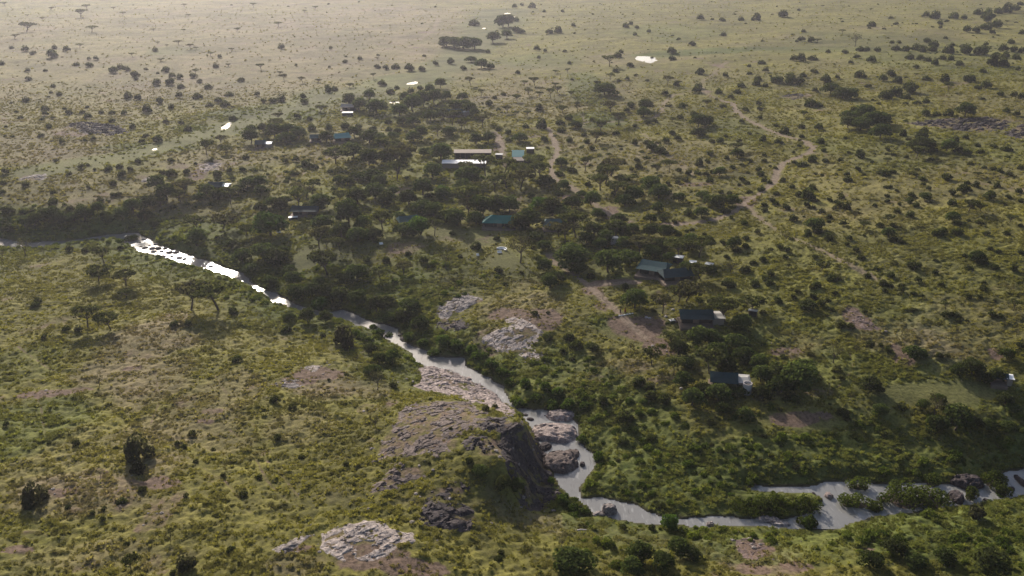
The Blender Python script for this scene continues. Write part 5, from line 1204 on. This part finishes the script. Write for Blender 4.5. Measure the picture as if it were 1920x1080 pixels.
def hip_roof(w, d, z0, z1, hipl, hipr, ov=.4, sag=.12):
    """ridge along x, optionally hipped ends, slightly sagging cloth"""
    m = MB(); x0, x1 = -w / 2 - ov, w / 2 + ov; y0, y1 = -d / 2 - ov, d / 2 + ov
    a, b = x0 + hipl, x1 - hipr; n = 7
    for k in range(n):
        t0, t1 = k / n, (k + 1) / n
        f0, f1 = x0 + (x1 - x0) * t0, x0 + (x1 - x0) * t1; r0, r1 = a + (b - a) * t0, a + (b - a) * t1
        s0, s1 = sag * math.sin(math.pi * t0), sag * math.sin(math.pi * t1)
        m.quad((f0, y0, z0), (f1, y0, z0), ((f1 + r1) / 2, y0 / 2, (z0 + z1) / 2 - s1 - .12), ((f0 + r0) / 2, y0 / 2, (z0 + z1) / 2 - s0 - .12))
        m.quad(((f0 + r0) / 2, y0 / 2, (z0 + z1) / 2 - s0 - .12), ((f1 + r1) / 2, y0 / 2, (z0 + z1) / 2 - s1 - .12), (r1, 0, z1 - s1), (r0, 0, z1 - s0))
        m.quad((f1, y1, z0), (f0, y1, z0), ((f0 + r0) / 2, y1 / 2, (z0 + z1) / 2 - s0 - .12), ((f1 + r1) / 2, y1 / 2, (z0 + z1) / 2 - s1 - .12))
        m.quad(((f1 + r1) / 2, y1 / 2, (z0 + z1) / 2 - s1 - .12), ((f0 + r0) / 2, y1 / 2, (z0 + z1) / 2 - s0 - .12), (r0, 0, z1 - s0), (r1, 0, z1 - s1))
    if hipl: m.quad((x0, y1, z0), (x0, y0, z0), (a, 0, z1))
    if hipr: m.quad((x1, y0, z0), (x1, y1, z0), (b, 0, z1))
    return m

def tent(px, py, w, d, eave, ridge, label, roof='canvas_dark', end=None, endw=3.0, rz=0.0, hipl=0, hipr=0, deck=True, wall='wall_dark', group=None):
    o = site('safari_tent', px, py, rz)
    mw = w - (endw if end else 0); ox = -endw / 2 if end else 0
    r = hip_roof(mw, d, eave, ridge, hipl, 0 if end else hipr)
    for v in r.V: v[0] += ox
    r.build('roof', M[roof], o)
    b = MB().box(ox - mw / 2 + .5, ox + mw / 2 - .3, -d / 2 + 1.4, d / 2 - .4, .35, eave - .1); b.build('wall', M[wall], o)
    b = MB().box(ox - .9, ox + .9, -d / 2 + 1.33, -d / 2 + 1.39, .40, eave - .5); b.build('door', M['wood'], o)
    if deck: MB().box(ox - mw / 2 - .4, ox + mw / 2 + .2, -d / 2 - 1.6, d / 2, -.8, .34).build('deck', M['wood'], o)
    nx = max(2, int(mw / 3.5) + 1)
    for i in range(nx):
        x = ox - mw / 2 + mw * i / (nx - 1)
        MB().rod((x, -d / 2, .3), (x, -d / 2, eave), .07).build('post', M['wood'], o)
    if end:
        e = hip_roof(endw - .3, d * .86, eave + .15, eave + .65, 0, hipr, .25, .05)
        for v in e.V: v[0] += mw / 2
        e.build('rear_roof', M[end], o)
        MB().box(mw / 2 - endw / 2 + .25, mw / 2 + endw / 2 - .25, -d * .38, d * .38, -.3, eave + .05).build('rear_wall', M['wall_tan'], o)
    tag(o, label, 'tent', group or 'guest tents of the camp'); return o

tent(937, 424, 12.2, 6.5, 2.3, 4.5, 'large lounge tent with a bright teal hipped roof facing the lawn', 'canvas_green', hipl=3.6, hipr=.6, rz=-.06)
tent(1036, 428, 7.0, 6.0, 2.2, 3.9, 'blue-grey tent with a pale ridge among dark trees near the lounge', 'canvas_blue', rz=.10, hipl=1.6, hipr=1.0)
tent(766, 422, 7.5, 6.0, 2.2, 4.0, 'grey-green tent half hidden behind a bright green tree', 'canvas_blue', rz=.35, hipl=.6, hipr=.6)
tent(573, 402, 10.5, 6.0, 2.2, 3.8, 'dark tent under a flat acacia at the head of the lawn', 'canvas_dark', rz=-.05, hipl=.5, hipr=.5)
tent(1226, 512, 9.0, 8.0, 2.4, 4.4, 'blue-green rear half of the big double tent under trees', 'canvas_blue', rz=-.45, hipl=.8, hipr=.8)
tent(1266, 524, 9.5, 6.0, 2.2, 4.0, 'dark green front half of the big double tent', 'canvas_dark', rz=.20, hipl=.8, hipr=.6)
tent(1315, 604, 12.5, 5.6, 2.3, 4.1, 'dark tent with a sunlit white end and a table outside', 'canvas_dark', 'canvas_white', 3.6, rz=-.03, hipr=.7)
tent(1368, 724, 9.5, 5.0, 2.3, 4.0, 'dark blue tent with a pale end roof beside the round stone tank', 'canvas_dark', 'canvas_white', 3.4, rz=-.16, hipr=.7)
tent(413, 356, 9.0, 5.5, 2.2, 3.8, 'lone dark tent with a white end in the thicket near the rapids', 'canvas_dark', 'roof_white', 3.0, rz=-.02, hipr=.5)
tent(496, 276, 8.0, 5.5, 2.2, 3.9, 'far tent with a white end in the acacia grove', 'canvas_dark', 'roof_white', 3.6, rz=.1, hipr=.4)
tent(642, 264, 8.0, 6.0, 2.2, 4.3, 'small teal-roofed tent standing in the far bushes', 'teal_sheet', rz=.35, hipl=.5, hipr=.8)
tent(592, 264, 5.5, 5.0, 2.0, 3.6, 'small grey-green tent next to the teal-roofed far tent', 'canvas_blue', rz=.2, hipl=.5, hipr=.5)
tent(655, 206, 9.0, 6.0, 2.2, 3.8, 'far tent with a pinkish tan roof at the woodland edge', 'canvas_tan', rz=.0, hipl=.3, hipr=.3)
tent(860, 216, 14.0, 6.0, 2.2, 4.0, 'far dark tent with a white end beneath the darkest far trees', 'canvas_dark', 'roof_white', 5.0, rz=.05, hipr=.5)
tent(1878, 717, 4.6, 3.0, 1.8, 2.7, 'tent buried in dark bushes with one white corner showing', 'canvas_dark', 'roof_white', 1.6, rz=-.35, hipr=.3)

def pale_sheet(px, py, w, d, z, lab, rz=0.0, tilt=.02, mat='roof_white', wallm='wall_dark'):
    o = site('shelter', px, py, rz)
    MB().quad((-w / 2, -d / 2, z), (w / 2, -d / 2, z), (w / 2, d / 2, z + d * tilt), (-w / 2, d / 2, z + d * tilt)).build('roof', M[mat], o, solid=.06)
    MB().box(-w / 2 + .25, w / 2 - .25, -d / 2 + .25, d / 2 - .25, -.3, z - .08).build('wall', M[wallm], o)
    for sx in (-1, 1):
        MB().rod((sx * (w / 2 - .1), -d / 2 + .1, -.3), (sx * (w / 2 - .1), -d / 2 + .1, z - .03), .06).build('post', M['wood'], o)
    tag(o, lab, 'shelter'); return o
pale_sheet(1271, 492, 3.6, 2.6, 2.2, 'white roof patch behind the big double tent', -.4)
pale_sheet(1298, 502, 2.4, 2.4, 2.2, 'small white shelter at the end of the double tent', -.3)
pale_sheet(1329, 506, 2.6, 2.2, 2.2, 'small pale roof under the dark tree past the double tent', -.5, mat='roof_grey')
pale_sheet(1151, 456, 3.0, 2.6, 2.3, 'small grey-roofed hut with a pale wall among dark trees', .1, mat='roof_grey', wallm='stone_pale')
pale_sheet(994, 287, 4.0, 3.4, 2.6, 'white-roofed shelter behind the teal-roofed shed', .0)
pale_sheet(652, 216, 6.5, 3.4, 1.8, 'white canopy in front of the far pink-roofed tent', .05)
pale_sheet(1411, 592, 2.6, 1.4, 1.8, 'low grey roof glimpsed in the bushes past the white-ended tent', -.4, mat='roof_grey')
pale_sheet(936, 297, 3.6, 3.0, 2.2, 'pale grey shed beside the long white-roofed building', -.1, mat='roof_grey')
pale_sheet(988, 306, 3.0, 2.4, 2.0, 'low dark lean-to next to the teal-roofed shed', .0, mat='wall_tan')
pale_sheet(550, 411, 3.6, 1.6, 1.0, 'white cloth awning at the open end of the dark lawn tent', .25)

# long double-roofed building
o = site('long_building', 880, 312, .0)
Wd = 21.0
MB().quad((-Wd / 2 - 2.2, -4.0, 2.5), (Wd / 2 - 2.5, -4.0, 2.5), (Wd / 2 - 2.5, 2.0, 2.75), (-Wd / 2 - 2.2, 2.0, 2.75)).build('roof', M['roof_white'], o, solid=.08)
MB().box(-Wd / 2 - 1.9, Wd / 2 - 2.8, -3.7, 1.7, -.4, 2.46).build('wall', M['wall_tan'], o)
tag(o, 'long low building with a bright white sheet roof', 'building', 'service buildings of the camp')
o = site('open_shed', 886, 303, .0); 
MB().quad((-9.0, 2.4, 3.7), (9.0, 2.4, 3.7), (9.0, 8.0, 4.2), (-9.4, 8.0, 4.1)).build('roof', M['canvas_tan'], o, solid=.10)
MB().box(-8.8, 8.8, 7.2, 7.8, -.4, 3.9).build('wall', M['wall_dark'], o)
MB().box(-8.8, -8.5, 2.8, 7.2, -.4, 3.6).build('wall', M['wall_dark'], o)
MB().box(8.5, 8.8, 2.8, 7.2, -.4, 3.6).build('wall', M['wall_dark'], o)
for i in range(8):
    x = -8.4 + 16.8 * i / 7
    MB().rod((x, 2.6, -.3), (x, 2.6, 3.66), .09).build('post', M['wood'], o)
for i, x in enumerate((-6.2, -3.1, .4, 3.4, 6.4)):
    MB().box(x - .6, x + .6, 4.6, 5.4, -.2, .75).build('table', M['wood'], o)
tag(o, 'open-fronted shed with a tan roof behind the white-roofed building', 'building', 'service buildings of the camp')
o = site('store_shed', 971, 304, -.03)
MB().quad((-2.9, 0, 2.6), (2.9, 0, 2.6), (2.9, 5.6, 4.6), (-2.9, 5.6, 4.6)).build('roof', M['teal_sheet'], o, solid=.06)
MB().quad((-2.2, -3.6, 1.7), (2.9, -3.6, 1.7), (2.9, -.1, 2.5), (-2.2, -.1, 2.5)).build('front_roof', M['canvas_tan'], o, solid=.06)
MB().box(-2.7, 2.7, .2, 5.4, -.4, 2.5).build('wall', M['wall_tan'], o)
MB().box(-2.0, 2.7, -3.4, .0, -.4, 1.6).build('front_wall', M['wall_dark'], o)
MB().box(-3.1, 3.1, 5.5, 6.4, 4.3, 4.42).build('gutter', M['roof_white'], o)
tag(o, 'shed with a teal sheet roof and a tan lean-to in front', 'building', 'service buildings of the camp')

# round stone water tank with an open dark top
o = site('water_tank', 1400, 737)
n = 20; m = MB(); r0, r1, hh = 1.12, .94, 2.9
for k in range(n):
    a, b_ = 2 * math.pi * k / n, 2 * math.pi * (k + 1) / n
    ca, sa, cb, sb = math.cos(a), math.sin(a), math.cos(b_), math.sin(b_)
    m.quad((r0 * ca, r0 * sa, -.4), (r0 * cb, r0 * sb, -.4), (r0 * cb, r0 * sb, hh), (r0 * ca, r0 * sa, hh))
    m.quad((r0 * ca, r0 * sa, hh), (r0 * cb, r0 * sb, hh), (r1 * cb, r1 * sb, hh), (r1 * ca, r1 * sa, hh))
    m.quad((r1 * cb, r1 * sb, hh), (r1 * cb, r1 * sb, .6), (r1 * ca, r1 * sa, .6), (r1 * ca, r1 * sa, hh)) if False else m.quad((r1 * ca, r1 * sa, hh), (r1 * cb, r1 * sb, hh), (r1 * cb, r1 * sb, 1.6), (r1 * ca, r1 * sa, 1.6))
m.build('wall', M['stone_pale'], o)
MB().quad(*[(r1 * math.cos(2 * math.pi * k / n), r1 * math.sin(2 * math.pi * k / n), 1.9) for k in range(n)]).build('water', M['wall_dark'], o)
tag(o, 'round pale stone water tank with a dark open top', 'water tank')

# furniture
def table(px, py, w, d, h, lab, rz=0.0, top='white_paint'):
    o = site('table', px, py, rz)
    MB().box(-w / 2, w / 2, -d / 2, d / 2, h - .08, h).build('tabletop', M[top], o)
    for sx in (-1, 1):
        for sy in (-1, 1):
            x, y = sx * (w / 2 - .1), sy * (d / 2 - .1); MB().box(x - .04, x + .04, y - .04, y + .04, -.1, h - .08).build('leg', M['wood'], o)
    tag(o, lab, 'table'); return o
table(1260, 604, 1.7, 1.3, .8, 'white-topped table on the deck of the tent with the white end', .3)
o = site('lounge_chair', 1267, 604, .3)
MB().box(-.35, .35, -.5, .4, .2, .45).build('seat', M['brown_cloth'], o); MB().box(-.35, .35, .4, .55, .2, 1.0).build('backrest', M['brown_cloth'], o)
for sx in (-1, 1):
    for y in (-.42, .36): MB().box(sx * .3 - .04, sx * .3 + .04, y - .04, y + .04, -.08, .2).build('leg', M['wood'], o)
tag(o, 'brown lounge chair next to the white-topped table', 'chair')
# white curved sofa and cushions on the lawn
o = site('garden_sofa', 940, 470, .2)
m = MB(); back = MB()
for k in range(8):
    a, b_ = math.pi * (-.15 + .9 * k / 8), math.pi * (-.15 + .9 * (k + 1) / 8)
    for rr0, rr1, z0, z1, mm in ((1.1, 1.8, .1, .45, m), (1.8, 2.05, .1, .85, back)):
        P = [(r * math.cos(t), r * math.sin(t)) for t in (a, b_) for r in (rr0, rr1)]
        mm.quad((*P[0], z1), (*P[1], z1), (*P[3], z1), (*P[2], z1)); mm.quad((*P[1], z0), (*P[3], z0), (*P[3], z1), (*P[1], z1)); mm.quad((*P[2], z0), (*P[0], z0), (*P[0], z1), (*P[2], z1))
m.build('seat', M['white_paint'], o); back.build('backrest', M['white_paint'], o)
tag(o, 'curved white garden sofa on the sunlit lawn', 'sofa')
for px, py, w, lab in ((937, 475, 1.6, 'broad pale daybed in front of the curved white sofa'), (715, 459, 1.3, 'single white seat on the dark lawn edge'), (523, 437, 1.5, 'white bench under the bright green tree'), (896, 480, .9, 'small pale seat in the scrub near the sofa'), (976, 424, 1.0, 'white seat beside the lounge tent')):
    o = site('bench', px, py, .3)
    MB().box(-w / 2, w / 2, -.4, .4, .30, .46).build('seat', M['white_paint'], o); MB().box(-w / 2, w / 2, .4, .52, .3, .9).build('backrest', M['white_paint'], o)
    for sx in (-1, 1): MB().box(sx * (w / 2 - .1) - .05, sx * (w / 2 - .1) + .05, -.3, .3, -.1, .3).build('leg', M['wood'], o)
    tag(o, lab, 'bench')
# white stone edging of the bare garden
rr = np.random.default_rng(9)
EDGE = [(1161, 592), (1166, 591.5), (1171, 590.5), (1176, 589.5), (1181, 588.5), (1186, 588)]
for i, (px, py) in enumerate(EDGE):
    x, y = at1(px, py); me_ = boulder_mesh(800 + i, .42, .22, .2, 2, .12, .9); me_.materials.append(M['white_paint'])
    o = link('kerb_stone', me_, loc=(x, y, ground(x, y) + .02)); o.rotation_euler = (0, 0, .35)
    tag(o, ['white kerb stone at the feet of the near walker', 'white kerb stone between the two walkers', 'white kerb stone just past the second walker', 'white kerb stone in the middle of the garden edging', 'white kerb stone next to last in the garden edging', 'last white kerb stone of the garden edging'][i], 'kerb stone', 'white stones edging the bare garden')
for px, py, lab in ((1212, 595.5, 'small white stone along the garden border'), (1218, 597, 'white stone beside the long garden border'), (1262, 581, 'small white stone by the dark tent corner'), (1249, 594, 'white stone at the end of the narrow tent path'), (1277, 729, 'pale round stone in the dark undergrowth'), (372, 367, 'pale stone post in the thicket'), (825, 352, 'white cloth spot on the crown of a green tree')):
    if 'cloth' in lab: continue
    x, y = at1(px, py); me_ = boulder_mesh(820 + int(px), .5, .4, .4, 2, .2); me_.materials.append(M['stone_pale'])
    tag(link('stone', me_, loc=(x, y, ground(x, y) + .05)), lab, 'stone')

# two people on the footpath
def person(px, py, face, cloth, lab, stride):
    x, y = at1(px, py); o = empty('person', (x, y, ground(x, y) + .02), face)
    J = [(0, 0, .95), (0, 0, 1.25), (0, .01, 1.45), (0, .01, 1.55), (0, .03, 1.66), (0, .03, 1.74),
         (-.10, stride * .12, .50), (-.10, -stride * .10, .08), (-.10, stride * .06, .03), (.10, -stride * .05, .50), (.10, -stride * .30, .10), (.10, -stride * .14, .03),
         (-.19, .0, 1.42), (-.25, -.06 * stride, 1.14), (-.24, .10 * stride, .90), (.19, .0, 1.42), (.26, .08, 1.16), (.22, .24, 1.02)]
    E = [(0, 1), (1, 2), (2, 3), (3, 4), (4, 5), (0, 6), (6, 7), (7, 8), (0, 9), (9, 10), (10, 11), (2, 12), (12, 13), (13, 14), (2, 15), (15, 16), (16, 17)]
    R = [.15, .16, .13, .06, .10, .07, .09, .05, .05, .09, .05, .05, .07, .05, .04, .07, .05, .04]
    me = bpy.data.meshes.new('body'); me.from_pydata(J, E, []); me.materials.append(M['skin'])
    b = link('body', me, o); sk = b.modifiers.new('skin', 'SKIN')
    for v, r in zip(me.skin_vertices[0].data, R): v.radius = (r, r * .85)
    me.skin_vertices[0].data[0].use_root = True
    b.modifiers.new('sub', 'SUBSURF').levels = 1
    m = MB(); prof = [(.30, .42), (.26, .75), (.20, 1.0), (.22, 1.25), (.20, 1.42), (.09, 1.50)]
    for (ra, za), (rb, zb) in zip(prof[:-1], prof[1:]):
        for k in range(12):
            a, c = 2 * math.pi * k / 12, 2 * math.pi * (k + 1) / 12
            fl = 1 + .07 * math.sin(3 * a); fl2 = 1 + .07 * math.sin(3 * c)
            m.quad((ra * fl * math.cos(a), ra * .8 * fl * math.sin(a), za), (ra * fl2 * math.cos(c), ra * .8 * fl2 * math.sin(c), za), (rb * fl2 * math.cos(c), rb * .8 * fl2 * math.sin(c), zb), (rb * fl * math.cos(a), rb * .8 * fl * math.sin(a), zb))
    m.build('robe', M[cloth], o, smooth=True, solid=.02)
    h = MB(); v, f = tube([(0, .02, 1.70), (0, .02, 1.76), (0, .02, 1.80)], [.105, .09, .03], 8); h.V = v.tolist(); h.F = f.tolist(); h.build('hair', M['wall_dark'], o, smooth=True)
    tag(o, lab, 'person', 'people walking on the footpath'); return o
person(1163, 588.5, 2.2, 'dark_cloth', 'person in a dark wrap standing on the footpath', 1)
person(1172, 586.5, 2.0, 'red_cloth', 'person in a dark red wrap walking on the footpath', -1)

# thin poles and a fallen trunk
for px, py, h, lab in ((1130, 561, 2.6, 'bare wooden post where the footpath bends'), (1086, 843, 0, ''), (1003, 846, 0, '')):
    if not h: continue
    o = site('post', px, py); MB().rod((0, 0, -.3), (.1, 0, h), .09).build('shaft', M['wood'], o); tag(o, lab, 'post')
o = site('fallen_log', 1092, 995, .1); v, f = tube([(-1.6, 0, .1), (-.3, .1, .18), (1.5, -.1, .12)], [.16, .2, .12], 7)
q = MB(); q.V = v.tolist(); q.F = f.tolist(); q.build('log', M['stone_pale'], o, smooth=True); tag(o, 'pale fallen log lying in brown grass near the river bend', 'log')
# ------------------------------------------------------------------ the air: even haze round the whole scene
hm, nt, out = new_mat('haze_air')
pv = nt.nodes.new('ShaderNodeVolumePrincipled')
pv.inputs['Color'].default_value = (.87, .86, 1.0, 1)
pv.inputs['Density'].default_value = 0.000075
pv.inputs['Anisotropy'].default_value = 0.5
nt.links.new(pv.outputs[0], out.inputs['Volume'])
hx, y0, y1, z0, z1 = 7000, -60, 5800, -6.0, 118.0
V = [(x, y, z) for z in (z0, z1) for y in (y0, y1) for x in (-hx, hx)]
F = [[0, 2, 3, 1], [4, 5, 7, 6], [0, 1, 5, 4], [2, 6, 7, 3], [0, 4, 6, 2], [1, 3, 7, 5]]
haze = link('haze', mesh_np('haze', V, np.array(F), [hm])); tag(haze, kind='stuff')
